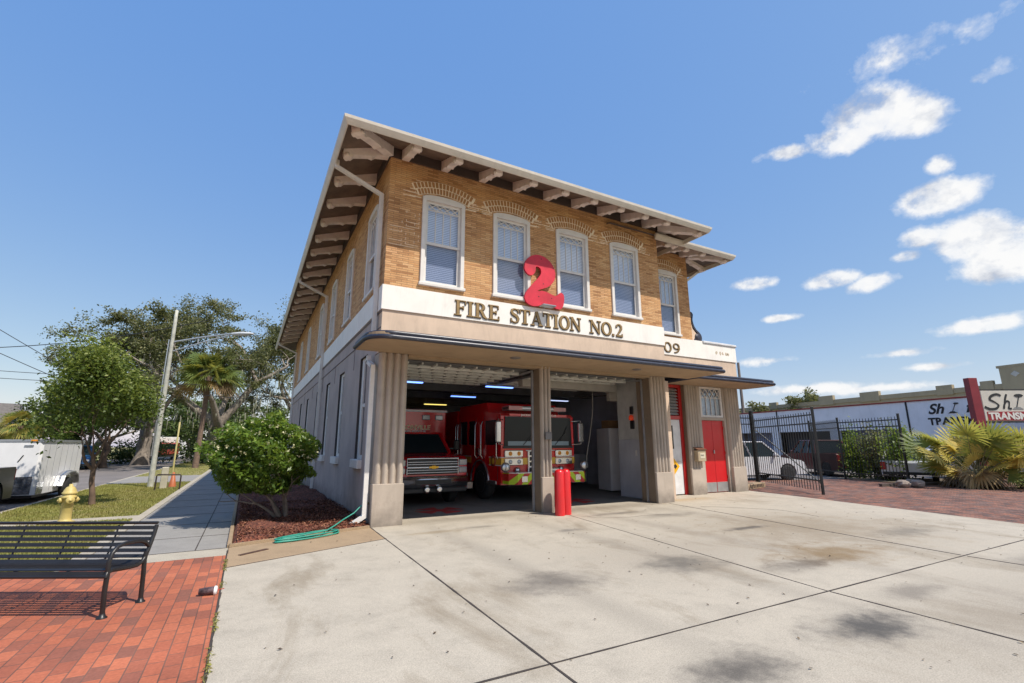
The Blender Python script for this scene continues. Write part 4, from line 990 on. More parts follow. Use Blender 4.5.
b = MB(); b.prism([(-1.28,.0),(-1.28,-.36),(-1.1,-.53),(1.1,-.53),(1.28,-.36),(1.28,.0)], .831, .85, 'z'); b.box(-.30,.30,-.50,-.1,.851,.96,ch=.03); b.build('bumper_tread', alum, bp)
for s in (-1,1):
    for q in (.45,.9): b = MB(); b.box(s*q-.09*s, s*q+.09*s, -.562,-.551,.60,.76,ch=.01); b.build('bumper_lamp', chrome, bp)
b = MB(); b.box(-1.0,1.0,-.02,.42,2.59,2.72,ch=.04); lb = b.build('light_bar', lampg, FE)
b = MB(); b.box(-1.0,-.55,-.022,.42,2.60,2.71); b.box(.55,1.0,-.024,.42,2.60,2.71); b.build('light_bar_lens', M('clear_red_lens', (.5,.25,.25), .2), lb)
b = MB(); b.box(-hw_-.03,-hw_+.02,.25,.85,.50,.60,ch=.02); b.build('step', alum, FE)
b = MB(); b.box(-.9,.9,.2,8.4,.45,.7); b.build('chassis', blackp, FE)
for y in (wy, 6.6):
    for s in (-1,1): wheel(FE, s*(hw_-.17), y, wr, .30, s)
fm = MB()
fm.tube([(-hw_-.012, wy+wr*1.2*math.cos(t), wr+wr*1.2*math.sin(t)) for t in [PI*i/16 for i in range(17)]], .028, 6); fm.build('wheel_arch_trim', alum, FE)
# ---- red ambulance with pick-up nose
AM = thing('rescue_ambulance', 'red rescue ambulance with chrome pickup front parked beside the fire engine', 'ambulance', (2.13,2.45,-.004), 0)
b = MB(); hw2 = 1.0
prof = clean(arch_profile(3.0, .42, [(3.0,1.42),(1.15,1.38),(.25,1.30),(.04,1.22),(.0,.75)], [.98], .40))
b.prism(prof, -hw2, -hw2+.3, 'x'); b.prism(prof, hw2-.3, hw2, 'x'); b.prism([(.02,.6),(.042,1.218),(.25,1.297),(1.15,1.376),(3.0,1.41),(3.0,.6)], -hw2+.301, hw2-.301, 'x')
b.build('body', ered, AM)
b = MB(); b.loft([[(-.88,1.12,1.38),(.88,1.12,1.38),(.90,2.9,1.40),(-.90,2.9,1.40)],[(-.74,1.62,1.93),(.74,1.62,1.93),(.76,2.9,1.96),(-.76,2.9,1.96)]], smooth=False); cb_ = b.build('cab_glass', cargl, AM)
b = MB(); b.box(-.76,.76,1.6,2.9,1.931,1.99,ch=.03)
for s in (-1,1): b.bar((s*.90,1.10,1.38), (s*.76,1.60,1.95), .07); b.bar((s*.91,2.2,1.38), (s*.79,2.2,1.95), .09)
b.build('cab_roof', ered, AM)
b = MB(); b.box(-1.2,1.2,2.2,7.2,.75,2.72,ch=.05); bx_ = b.build('ambulance_box', ered, AM)
b = MB(); b.box(-1.2,1.2,2.16,2.2,2.63,2.70); b.build('box_top_trim', ewht, AM)
for x in (-.95,-.5,.5,.93):
    b = MB(); b.box(x-.13,x+.13,2.15,2.198,2.38,2.54,ch=.03); b.build('box_lamp', lampg, AM)
b = MB(); arcb = [(.03,.50)]+[(-.02-.09*math.cos(R(t)), .65+.15*math.sin(R(t))) for t in range(-80,81,20)]+[(.03,.80)]; b.prism(arcb, -.98, .98, 'x', 0, True); b.build('bumper', chrome, AM)
b = MB(); b.box(-.5,.5,-.118,-.101,.59,.71); b.box(-.98,.98,-.06,.1,.36,.497,ch=.03); b.build('bumper_intake', blackp, AM)
b = MB(); b.box(-.70,.70,-.045,.0,.84,1.24,ch=.02); b.build('grille_back', blackp, AM)
b = MB()
for z in (.885,.95,1.10,1.16): b.tube([(-.70,-.05,z),(.70,-.05,z)], .014, 8)
b.tube([(-.72,-.055,1.02),(.72,-.055,1.02)], .032, 12); b.tube([(-.715,-.045,.84),(-.715,-.045,1.25),(.715,-.045,1.25),(.715,-.045,.84)], .02, 8); b.build('grille', chrome, AM)
b = MB(); b.prism([(-.13,1.0),(-.05,1.0),(-.04,.985),(.06,.985),(.05,1.0),(.12,1.0),(.14,1.045),(.06,1.045),(.05,1.062),(-.05,1.062),(-.06,1.045),(-.12,1.045)], -.10, -.086); b.build('gold_emblem', M('gold_emblem_paint', (.75,.42,.03), .3, .4), AM)
for s in (-1,1):
    for z in (.86,1.06):
        b = MB(); b.box(s*.75,s*.985,-.04,.06,z,z+.16,ch=.02); b.build('headlamp', lampg, AM)
    b = MB(); b.lathe([(.05,-.135),(.085,-.13),(.085,-.06),(.0,-.06)], 16, (s*.17,0,.45), 'y'); b.build('siren_horn', chrome, AM)
    b = MB(); b.box(s*.98,s*1.02,-.02,.3,.75,.85); b.build('side_vent', blackp, AM)
    b = MB(); b.box(s*1.0,s*1.16,.95,1.08,1.45,1.75,ch=.03); b.bar((s*.9,1.1,1.5),(s*1.1,1.02,1.5),.04); b.build('side_mirror', blackp, AM)
for y in (.98,5.6):
    for s in (-1,1): wheel(AM, s*(hw2-.13), y, .40, .26, s)
b = MB(); b.box(.98,1.17,-.05,.12,.42,.62,ch=.02); b.build('side_step_lamp', chrome, AM)
text('box_lettering', 'JACKSONVILLE', .20, M('gold_letter_paint', (1.0,.80,.50), .6, .0), AM, (-.02,2.19,2.08), (PI/2,0,0), .004, 1.0, 0, 'CENTER', .006)
text('small_box_lettering', 'FIRE AND RESCUE', .10, ewht, AM, (-.02,2.19,1.98), (PI/2,0,0), .004, 1.3, 0, 'CENTER', .004)
# ---- generic road vehicle (nose towards -y)
def car(name, label, loc, rz, paint, kind='suv', L=4.7, hw=.93, group=None, cat='car'):
    t = thing(name, label, cat, loc, rz, group); r = .36 if kind != 'sedan' else .32
    zh = {'suv': 1.08, 'pickup': 1.15, 'sedan': .92}[kind]; zt = {'suv': 1.76, 'pickup': 1.85, 'sedan': 1.42}[kind]
    wy0, wy1 = .92, L-1.0
    rear = [(L,zh*.98),(L-.02,zh),(1.25,zh-.02)] 
    top = [(L,.6),(L,zh*.9),(L-.06,zh),(1.45,zh),(1.2,zh-.03),(.2,zh-.17),(.04,zh-.28),(0,.62)]
    prof = clean(arch_profile(L, .30, top, [wy0,wy1], r))
    b = MB(); b.prism(prof, -hw, -hw+.22, 'x'); b.prism(prof, hw-.22, hw, 'x')
    b.prism([(.0,.45),(.04,zh-.282),(.2,zh-.172),(1.2,zh-.032),(1.45,zh-.002),(L-.06,zh-.002),(L,zh*.9),(L,.45)] if kind != 'pickup' else [(.0,.45),(.04,zh-.282),(.2,zh-.172),(1.2,zh-.032),(1.45,zh-.002),(3.5,zh-.002),(3.5,.6),(L,.6),(L,.45)], -hw+.221, hw-.221, 'x')
    if kind == 'pickup': b.box(-hw+.221, hw-.221, L-.07, L-.001, .6, zh-.01)
    b.build('body', paint, t)
    ce = {'suv': L-.12, 'pickup': 3.5, 'sedan': L-.75}[kind]; h2 = hw-.05; h3 = hw-.22
    ft, rt = 1.95, {'suv': L-.45, 'pickup': 3.35, 'sedan': L-1.5}[kind]
    b = MB(); b.loft([[(-h2,1.25,zh-.015),(h2,1.25,zh-.015),(h2,ce,zh-.015),(-h2,ce,zh-.015)],[(-h3,ft,zt-.05),(h3,ft,zt-.05),(h3,rt,zt-.05),(-h3,rt,zt-.05)]], smooth=False); b.build('windows', cargl, t)
    b = MB(); b.box(-h3-.02,h3+.02,ft-.05,rt+.05,zt-.055,zt,ch=.03)
    for s in (-1,1):
        b.bar((s*h2,1.22,zh-.01),(s*(h3+.01),ft-.03,zt-.04),.06); b.bar((s*h2,ce+.02,zh-.01),(s*(h3+.01),rt+.03,zt-.04),.07)
        for q in (.36,.68): y = 1.5+(ce-1.5)*q; b.bar((s*(h2+.005),y,zh-.01),(s*(h3+.02),ft+(rt-ft)*q,zt-.04),.06)
    b.build('roof', paint, t)
    b = MB(); b.box(-.5,.5,-.02,.03,zh-.52,zh-.30,ch=.01); b.box(-hw+.04,hw-.04,-.05,.1,.34,.42); b.box(-hw+.04,hw-.04,L-.1,L+.04,.34,.46); b.build('grille', blackp, t)
    for s in (-1,1):
        b = MB(); b.box(s*.55,s*(hw-.03),-.03,.09,zh-.48,zh-.32,ch=.03); b.build('headlamp', lampg, t)
        b = MB(); b.box(s*(hw-.2),s*(hw+.004),L-.05,L+.02,zh-.38,zh-.05,ch=.02); b.build('tail_light', redl, t)
        b = MB(); b.box(s*hw,s*(hw+.16),1.5,1.62,zh,zh+.14,ch=.03); b.build('side_mirror', paint, t)
    for y in (wy0,wy1):
        for s in (-1,1): wheel(t, s*(hw-.11), y, r, .22, s)
    return t
wcar = M('white_car_paint', (.62,.63,.66), .28, 0, .03, 1, 0, coat=.5)
rcar = M('red_car_paint', (.40,.015,.015), .3, 0, .04, 1, 0, coat=.5)
bcar = M('blue_car_paint', (.03,.12,.30), .3, 0, .04, 1, 0, coat=.5)
kcar = M('black_car_paint', (.012,.012,.014), .35, 0, .04, 1, 0, coat=.1)
dcar = M('dark_red_car_paint', (.12,.015,.015), .3, 0, .04, 1, 0, coat=.5)
scar = M('silver_car_paint', (.45,.46,.48), .28, .3, .04, 1, 0, coat=.5)
car('parked_suv', 'white sport utility vehicle parked behind the open black gate', (20.6,4.0,-.05), R(70), wcar, 'suv', 4.9)
car('parked_pickup', 'dark red pickup with red tail lights parked behind the fence beside the white vehicle', (27.3,7.8,-.05), R(150), dcar, 'pickup', 5.4)
car('parked_hatchback', 'white car parked behind the palmetto clumps near the white shop', (26.6,1.6,-.05), R(110), wcar, 'sedan', 4.4)
car('dark_parked_car', 'dark car parked against the white shop deep in the lot', (27.2,12.5,-.05), R(95), kcar, 'suv', 4.6)
car('silver_parked_car', 'silver car standing right of the pole sign behind the fan palms', (31.5,-1.6,-.05), R(60), scar, 'suv', 4.6)
car('blue_parked_car', 'blue car parked on the far side of the street beyond the trailer', (-13.3,36.5,-.12), R(8), bcar, 'suv', 4.5)
car('maroon_parked_car', 'dark red car at the kerb half hidden behind the white trailer', (-13.6,31.0,-.12), R(4), dcar, 'suv', 4.6)
car('black_pickup', 'black pickup with chrome mirror at the left edge in front of the trailer', (-8.95,3.55,-.12), R(0), kcar, 'pickup', 5.5)
# ---- white enclosed trailer
TR = thing('cargo_trailer', 'white enclosed cargo trailer with checker plate nose standing in the street', 'trailer', (-8.98,10.4,-.12), R(-2))
tw_ = M('trailer_white_panel', (.80,.80,.81), .4, .0, .05, 2, .15, 6, dirt=.25)
b = MB(); b.prism([(-1.08,.0),(1.0,.0),(1.08,.05),(1.08,3.7),(-1.08,3.7)], .25, 1.86, 'z')
b.build('body', tw_, TR)
b = MB()
for k in range(1,7): y = 3.7*k/7; b.box(1.081,1.087,y,y+.02,.3,1.82)
b.build('panel_seams', M('seam_grey', (.4,.41,.43), .4, .3), TR)
b = MB(); b.box(-1.1,1.02,-.02,.03,1.86,1.93); b.box(1.0,1.11,-.02,3.72,1.86,1.93); b.box(-1.1,-1.0,.03,3.72,1.86,1.93); b.box(-1.0,1.0,.1,3.7,1.862,1.90); b.build('roof_trim', alum, TR)
b = MB(); b.box(-1.05,.97,-.012,-.001,.27,.80); b.box(1.089,1.095,.02,.5,.27,.62); b.build('checker_plate', M('checker_plate', (.30,.32,.36), .25, .85, .6, 9, .6, 40), TR)
for s in (-.85,.85):
    b = MB(); b.box(s-.08,s+.08,-.04,-.021,1.87,1.92,ch=.01); b.build('marker_lamp', amber, TR)
for k,(x,z) in enumerate(((-.6,1.72),(.75,1.70))):
    b = MB(); b.box(x-.12,x+.1,-.02,-.001,z,z+.06,ch=.01); b.build('vent_cap', alum, TR)
b = MB(); ys = [1.55,1.75,2.0,2.9,3.15,3.4]
b.tube([(1.2,1.35,.42),(1.2,1.55,.75),(1.2,1.95,.86),(1.2,2.4,.86),(1.2,2.8,.75),(1.2,3.0,.42)], .035, 8)
pf = [(1.35,.42),(1.53,.74),(1.95,.87),(2.4,.87),(2.82,.74),(3.0,.42),(2.96,.42),(2.79,.71),(2.38,.83),(1.97,.83),(1.56,.71),(1.4,.42)]
b.prism(pf, 1.096, 1.33, 'x'); b.build('fender', alum, TR)
wheel(TR, 1.19, 2.18, .33, .2, 1, chrome); wheel(TR, -1.19, 2.18, .33, .2, -1, chrome)
b = MB(); b.bar((-.6,.2,.24),(0,-1.2,.34),.09); b.bar((.6,.2,.24),(0,-1.2,.34),.09); b.lathe([(.05,.1),(.05,.62)], 8, (0,-1.0,0)); b.box(-1.0,1.0,.1,3.6,.16,.248); b.build('tow_frame', blackp, TR)
text('marking', 'I', .3, blackp, TR, (.52,-.013,1.25), (PI/2,0,0), .002, 1, .5)
text('marking', 'Titt', .12, blackp, TR, (-.35,-.013,.86), (PI/2,0,0), .001, 1, .3)
# ---- small orange truck far down the street
OT = thing('orange_truck', 'small orange and white truck far down the street beside the utility pole', 'truck', (-10.6,62,-.12), R(12))
b = MB(); b.box(-1.1,1.1,0,1.9,.6,2.1,ch=.15); b.build('cab', M('orange_paint', (.28,.045,.03), .5), OT)
b = MB(); b.box(-1.2,1.2,2.0,6.5,.8,2.8,ch=.04); b.build('cargo_box', ewht, OT)
b = MB(); b.box(-.95,.95,-.02,.02,1.35,1.95); b.build('windshield', cargl, OT)
b = MB(); b.box(-1.1,1.1,-.1,.1,.4,.62); b.build('bumper', blackp, OT)
for y in (1.0,5.2):
    for s in (-1,1): wheel(OT, s*.98, y, .45, .26, s)
# ------------------------------------------------------------------ things around the station
# red numeral sign
NS = thing('numeral_sign', 'big red numeral two sign mounted on the brick wall above the lettering', 'sign', (0,0,0))
cl = [(3.90,6.20),(3.80,6.23),(3.83,6.36),(3.96,6.46),(4.14,6.46),(4.30,6.36),(4.34,6.20),(4.27,6.02),(4.10,5.85),(3.93,5.66),(3.84,5.49)]
def outline2():
    # drawn as one closed outline (x, z) in metres
    o = [(3.62,6.12),(3.66,6.32),(3.78,6.47),(3.96,6.56),(4.16,6.57),(4.36,6.50),(4.50,6.37),(4.58,6.20),(4.58,6.02),(4.50,5.86),(4.38,5.74),(4.22,5.66),(4.08,5.60),(4.02,5.55),
         (4.14,5.58),(4.30,5.57),(4.44,5.53),(4.56,5.50),(4.66,5.54),(4.75,5.62),(4.84,5.58),(4.86,5.44),(4.83,5.28),(4.76,5.17),(4.66,5.14),(4.50,5.18),(4.34,5.20),(4.14,5.17),(3.94,5.13),(3.78,5.14),(3.66,5.22),(3.62,5.34),(3.66,5.46),(3.76,5.60),(3.90,5.76),(4.04,5.92),(4.13,6.06),(4.12,6.19),(4.03,6.24),(3.97,6.21),(3.96,6.10),(3.90,6.00),(3.80,5.96),(3.70,6.00)]
    q = []
    n = len(o)
    for i in range(n):    # round the corners with one Catmull pass
        p0, p1, p2, p3 = [Vector(o[(i+k) % n]) for k in (-1,0,1,2)]
        for t in (0,.33,.66):
            q.append(tuple(.5*((2*p1)+(-p0+p2)*t+(2*p0-5*p1+4*p2-p3)*t*t+(-p0+3*p1-3*p2+p3)*t**3)))
    return q
b = MB(); b.prism([(-2.31+(x+2.31)*.985, 1.6+(z-1.6)*.985) for x, z in outline2()], -.125, -.065); b.build('numeral_two', M('faded_red_sign_paint', (.60,.018,.045), .5, 0, .22, 3, .15, 25, dirt=.5), NS)
b = MB()
for x, z in ((3.95,6.45),(4.4,6.1),(3.9,5.45),(4.6,5.35)): b.bar((x,-.065,z), (x,-.002,z), .035)
b.build('stand_off', blackp, NS)
b = MB()
for x, z in ((4.05,6.4),(4.42,6.2),(4.1,5.72),(3.95,5.35),(4.35,5.36)): b.lathe([(0,-.131),(.014,-.131),(.014,-.125)], 8, (x,0,z), 'y')
b.build('bolt', blackp, NS)
# floodlight below the numeral
b = MB(); b.box(3.95,4.35,-.34,-.12,5.075,5.11,ch=.01); b.bar((4.15,-.12,5.09),(4.15,0,5.09),.03); tag(b.build('flood_light', alum), 'thin grey light fixture under the red numeral on the white band', 'light')
# red bollards
bolm = M('bollard_red', (.62,.015,.02), .3, 0, .08, 4, .03, 30, coat=.3)
for i, (x, y, l) in enumerate(((4.20,-.50,'left one of the two red bollards touching at the middle pillar'), (4.43,-.43,'right one of the two red bollards touching at the middle pillar'))):
    b = MB(); b.lathe([(.118,-.01),(.118,.93),(.11,.975),(.085,1.01),(.045,1.03),(0,1.035)], 24, (0,0,0)); o = b.build('bollard', bolm, None, (x,y,0)); tag(o, l, 'bollard', 'red bollards at the middle pillar')
# mailbox on the wing pillar
mb_ = thing('mailbox', 'small tan mailbox hanging on the fluted pillar beside the red double door', 'mailbox', (10.74,S0-.10,1.05))
b = MB(); b.box(-.19,.19,-.07,.10,0,.36,ch=.015); b.build('box_body', M('mailbox_tan', (.45,.36,.24), .5, .1, .1, 4, dirt=.3), mb_)
b = MB(); b.prism([(-.095,.355),(.10,.43),(.10,.45),(-.11,.375)], -.205, .205, 'x'); b.build('lid', M('mailbox_brown', (.16,.07,.04), .5), mb_)
b = MB(); b.box(-.10,.12,-.078,-.071,.10,.27); b.build('paper_label', M('label_cream', (.6,.55,.42), .7), mb_)
text('mail_lettering', 'MAIL', .07, blackp, mb_, (-.08,-.081,.17), (PI/2,0,0), .001)
# yellow hazard diamond on the white door, pillar plaque
dd_ = thing('warning_sign', 'yellow diamond warning sign fixed on the white door by the pillar', 'sign', (9.80,S0+.228,.90))
b = MB(); b.prism([(-.30,0),(0,-.30),(.30,0),(0,.30)], -.012, 0); b.build('sign_plate', M('sign_yellow', (.80,.42,.01), .4), dd_)
b = MB(); b.prism([(-.10,.05),(.08,.05),(.08,.10),(.18,0),(.08,-.10),(.08,-.05),(-.10,-.05)], -.016, -.0121); b.build('arrow_mark', blackp, dd_)
b = MB(); b.box(4.13,4.31,-.07,-.02,1.72,1.90,ch=.006); tag(b.build('wall_plaque', M('grey_plaque', (.16,.15,.15), .5, .3)), 'small grey square plaque on the middle fluted pillar', 'plaque')
# alarm and switch on the inner partition
al = thing('fire_alarm', 'black and red alarm lamp fixed on the white partition inside the right bay', 'alarm', (8.29,1.35,2.35))
b = MB(); b.box(-.06,0,-.07,.07,.18,.42,ch=.02); b.box(-.05,0,-.08,.08,-.28,-.02,ch=.01); b.build('housing', blackp, al)
b = MB(); b.lathe([(0,-.02),(.07,0),(.075,.06),(.06,.13),(0,.16)], 12, (-.06,0,0)); b.build('lamp_lens', M('alarm_red', (.7,.06,.02), .2, emit=.25), al)
b = MB(); b.box(8.255,8.279,1.2,1.28,1.25,1.42,ch=.004); tag(b.build('light_switch', ewht), 'white light switch on the grey lower partition in the bay', 'switch')
# cabinets
cabm = M('cabinet_grey', (.80,.80,.82), .5, .1, .06, 2, dirt=.2)
for x, y, rz, l in ((8.98,3.45,R(-8),'tall white grey cabinet standing behind the partition in the right bay'),):
    t = thing('storage_cabinet', l, 'cabinet', (x,y,0), rz)
    b = MB(); b.box(-.10,.95,-.30,.55,.04,2.16,ch=.01); b.build('cabinet_body', cabm, t)
    b = MB(); b.box(-.09,.42,-.325,-.301,.08,2.13,ch=.006); b.box(.43,.94,-.325,-.301,.08,2.13,ch=.006); dr_ = b.build('cabinet_door', cabm, t)
    b = MB(); b.box(.38,.40,-.35,-.326,1.0,1.2); b.box(.45,.47,-.35,-.326,1.0,1.2); b.build('handle', blackp, dr_)
t = thing('cardboard_box', 'brown cardboard box on top of the tall cabinet', 'box', (9.25,3.5,2.16))
b = MB(); b.box(-.3,.3,-.2,.2,0,.28,ch=.005); b.build('box_body', M('cardboard', (.30,.17,.08), .85), t)
b = MB(); b.box(-.3,.3,-.03,.03,.2801,.284); b.build('tape', M('packing_tape', (.4,.28,.15), .3), t)
for x, y, h, w, l in ((6.9,9.5,1.9,.9,'tall grey locker against the rear wall right of the fire engine'), (8.4,9.6,2.0,1.2,'wide grey locker in the rear of the right bay'), (10.0,6.5,1.2,.7,'low grey cabinet along the right inner wall')):
    t = thing('locker', l, 'locker', (x,y,0)); b = MB(); b.box(-w/2,w/2,0,.5,0.05,h,ch=.01); b.build('locker_body', cabm, t)
    b = MB(); b.box(-w/2+.02,-.01,-.02,-.001,.1,h-.05); b.box(.01,w/2-.02,-.02,-.001,.1,h-.05); b.build('locker_door', cabm, t)
# hose cable hanging from a rail
b = MB(); b.tube([(7.0,2.6,3.15),(8.0,2.7,3.2),(8.9,2.8,3.32),(9.1,2.8,3.30),(9.12,2.8,2.9),(9.06,2.8,2.5),(9.0,2.8,2.52)], .022, 6); tag(b.build('hanging_cable', blackp), 'black cable running along the bay ceiling and hanging in a loop', 'cable')
b = MB(); b.tube([(7.5,2.3,3.4),(7.42,2.25,2.6),(7.25,2.2,1.9),(7.05,2.15,1.25),(7.0,2.1,1.1)], .016, 6); tag(b.build('pull_rope', M('grey_rope', (.3,.28,.25), .9)), 'pale rope hanging slanted beside the fire engine nose', 'rope')
# ceiling lamps
for i, (x0, x1, y, cc, l) in enumerate(((1.45,2.1,3.4,(.16,.30,.85),'nearest blue strip light above the ambulance'), (4.1,5.1,3.35,(.16,.30,.85),'blue strip light above the fire engine cab'), (4.25,5.3,6.7,(.14,.28,.85),'middle blue strip light behind the raised door'), (4.5,5.6,10.6,(.75,.6,.15),'yellowish strip light furthest back in the garage'), (8.5,9.5,6.5,(.3,.35,.5),'dim strip light above the right cabinets'))):
    t = thing('strip_light', l, 'ceiling light', (x0,y,3.38), 0, 'strip lights under the garage ceiling')
    b = MB(); b.box(0,x1-x0,-.09,.09,.03,.10,ch=.01); b.bar((.1,0,.1),(.1,0,.38),.015); b.bar((x1-x0-.1,0,.1),(x1-x0-.1,0,.38),.015); b.build('lamp_housing', alum, t)
    b = MB(); b.box(.03,x1-x0-.03,-.06,.06,.0,.028); b.build('tube_lamp', M('strip_glow_%d' % i, cc, .5, 0, 0, 1, 0, emit=(3.2,3.2,3.0,2.0,2.4)[i]), t)

# ---- bench
axd = Vector((.877,-.48,0)).normalized()
BN = thing('park_bench', 'long black slatted metal bench with looped armrest on the red brick pavement', 'bench', (-3.24,-3.66,0), math.atan2(axd.y, axd.x))
bm_ = M('black_powder_coat', (.022,.021,.022), .38, .2, .2, 6, .05, 60)
prof = [(-.285,.375),(-.275,.415),(-.22,.427),(-.12,.415),(0,.402),(.10,.398),(.165,.415),(.205,.46),(.235,.53),(.262,.60),(.287,.67),(.305,.74),(.31,.765)]
BL = 1.95
def at_s(pp, s):
    L = [0]
    for a, c in zip(pp[:-1], pp[1:]): L.append(L[-1]+math.hypot(c[0]-a[0], c[1]-a[1]))
    t = s*L[-1]
    for i in range(len(L)-1):
        if t <= L[i+1]+1e-9:
            k = (t-L[i])/(L[i+1]-L[i]); a, c = pp[i], pp[i+1]
            return (a[0]+(c[0]-a[0])*k, a[1]+(c[1]-a[1])*k), math.atan2(c[1]-a[1], c[0]-a[0])
    return pp[-1], 0
sl_ = None
for i in range(15):
    (y, z), an = at_s(prof, (i+.5)/15.2); b = MB(); w = .0185; th = .004
    pass
    c_, s_ = math.cos(an), math.sin(an)
    q = [(y-c_*w+s_*th, z-s_*w-c_*th), (y+c_*w+s_*th, z+s_*w-c_*th), (y+c_*w-s_*th, z+s_*w+c_*th), (y-c_*w-s_*th, z-s_*w+c_*th)]
    b.prism(q, -BL+.02, -.02, 'x'); b.build('seat_slat' if i < 7 else 'back_slat', bm_, BN)
b = MB(); b.tube([(-BL,.312,.775),(0.01,.312,.775)], .016, 8); b.build('top_rail', bm_, BN)
b = MB(); b.tube([(-BL,-.288,.375),(0.01,-.288,.375)], .016, 8); b.build('front_rail', bm_, BN)
for x in (-.42,-.93,-1.44):
    b = MB(); b.tube([(x,y+.012,z-.014) for y, z in prof], .009, 6); b.build('cross_strap', bm_, BN)
for x in (0.0, -BL):
    b = MB(); b.tube([(x,y+.005,z-.01) for y, z in prof], .020, 8)
    b.tube([(x,-.245,.0),(x,-.25,.10),(x,-.262,.25),(x,-.262,.40),(x,-.268,.50),(x,-.245,.575),(x,-.19,.625),(x,-.10,.640),(x,.0,.635),(x,.10,.628),(x,.18,.60),(x,.235,.555)], [.022]*4+[.020]*8, 8)
    b.tube([(x,.235,.0),(x,.228,.15),(x,.218,.30),(x,.205,.42),(x,.215,.50)], .022, 8)
    for y in (-.245,.235): b.lathe([(.045,-.002),(.045,.008),(.03,.02),(.022,.045)], 12, (x,y,0))
    b.build('end_frame', bm_, BN)
# ---- drink cup on the edge of the paving
CU = thing('drink_cup', 'dark patterned drink cup with white lid lying on the brick pavement edge', 'cup', (-2.52,-3.53,.042), R(-8))
b = MB(); b.lathe([(.0,-.09),(.032,-.09),(.043,.06)], 18, (0,0,0), 'x'); b.build('cup_body', M('dark_cup_print', (.11,.07,.07), .5, 0, .9, 22), CU)
b = MB(); b.lathe([(.047,.058),(.048,.07),(.043,.082),(.0,.086)], 18, (0,0,0), 'x'); b.build('lid', ewht, CU)
b = MB(); b.tube([(.085,0,0),(.15,.01,.01)], .004, 6); b.build('straw', redl, CU)
# ---- garden hose
HS = thing('garden_hose', 'green garden hose coiled on the tan concrete and running up to the wall tap', 'hose', (0,0,0))
pts = []
for i in range(150):
    t = i/149*2*PI*4.6; rr = .36+.07*math.sin(t*.37)+.045*math.sin(t*1.3+1)
    x = -1.22+rr*1.35*math.cos(t); y = -.52+rr*.42*math.sin(t)+.23*math.cos(t)
    pts.append((x, y, .014+.013*(i % 33)/33+.012*(i//33)))
x, y, z = pts[-1]
pts += [(-.86,-.34,.07),(-.70,-.22,.13),(-.52,-.03,.20),(-.30,.14,.28),(-.16,.20,.40),(-.07,.24,.43)]
b = MB(); b.tube(pts, .013, 7); b.build('hose_pipe', M('hose_green', (.03,.27,.20), .45, 0, .15, 6), HS)
b = MB(); b.lathe([(.02,-.03),(.028,-.02),(.028,.03),(.015,.04)], 10, (-.04,.25,.44), 'x'); b.bar((-.03,.25,.44),(-.03,.25,.50),.02); b.build('tap', M('brass', (.4,.28,.1), .4, .8), HS)
# ---- mulch bed (a lumpy heap of chips) with its timber edge
n1, n2 = 46, 150; vs = []; fs = []
for j in range(n2+1):
    for i in range(n1+1):
        u = i/n1; v_ = j/n2; y = -.62+11.9*v_; xl = -2.36; xr = .0
        x = xl+(xr-xl)*u; yy = y if j else -.72+u*.72
        yy = max(yy, -.70+.75*u)
        edge_ = min(u, 1-u*.9, 1)
        z = .045+.05*min(1, min(u, 1-u)*8)+.035*math.sin(x*3+yy*1.3)*math.sin(yy*2.1)+random.uniform(-.016,.022)
        if i in (0,) or j == 0: z = .0
        vs.append((x, yy, z))
for j in range(n2):
    for i in range(n1): k = j*(n1+1)+i; fs.append((k, k+1, k+n1+2, k+n1+1))
b = MB(); b.add(vs, fs)
mulm, ntm, mbs, _ = new_mat('red_mulch'); vv = coords(ntm, scale=(1,1.6,1)); vo = ntm.nodes.new('ShaderNodeTexVoronoi'); vo.inputs['Scale'].default_value = 28; ntm.links.new(vv, vo.inputs['Vector'])
cc = ramp(ntm, vo.outputs['Color'], [(0, (.05,.022,.018)), (.4, (.14,.045,.03)), (.7, (.24,.08,.045)), (1, (.34,.15,.09))])
big = ramp(ntm, noise(ntm, coords(ntm), .9, 4), [(.4, (.32,)*3), (.65, (.6,)*3)]); ntm.links.new(mixc(ntm, .6, cc, big, 'OVERLAY'), mbs.inputs['Base Color']); mbs.inputs['Roughness'].default_value = .95; bump(ntm, mbs, vo.outputs['Distance'], .9, .03)
mo = b.build('mulch_bed', mulm); mo['kind'] = 'stuff'; mo['label'] = 'reddish brown wood mulch in the bed along the side wall'; mo['category'] = 'mulch'
n = 9000; P = np.column_stack([rng.uniform(-2.3,-.05,n), rng.uniform(-.6,5,n), np.zeros(n)]); P = P[P[:,1] > -.66+.72*(P[:,0]+2.36)/2.36]; P[:,2] = .085+rng.uniform(0,.035,len(P))
chips = leaf_mesh('mulch_chips', P, .06, leaf_mat('mulch_chip', (.05,.02,.015), (.17,.05,.03), (.38,.19,.11), .05, .9), None, None, 1.2, .3); chips['kind'] = 'stuff'; chips['label'] = 'loose wood chips on top of the mulch bed'; chips['category'] = 'mulch'
b = MB(); b.box(-2.43,-2.362,-.74,11.3,-.02,.045,ch=.01); b.bar((-2.40,-.74,.02),(-.02,.0,.02),.05,.05); tag(b.build('bed_edging', tan_m), 'low tan concrete edging around the red mulch bed', 'edging')
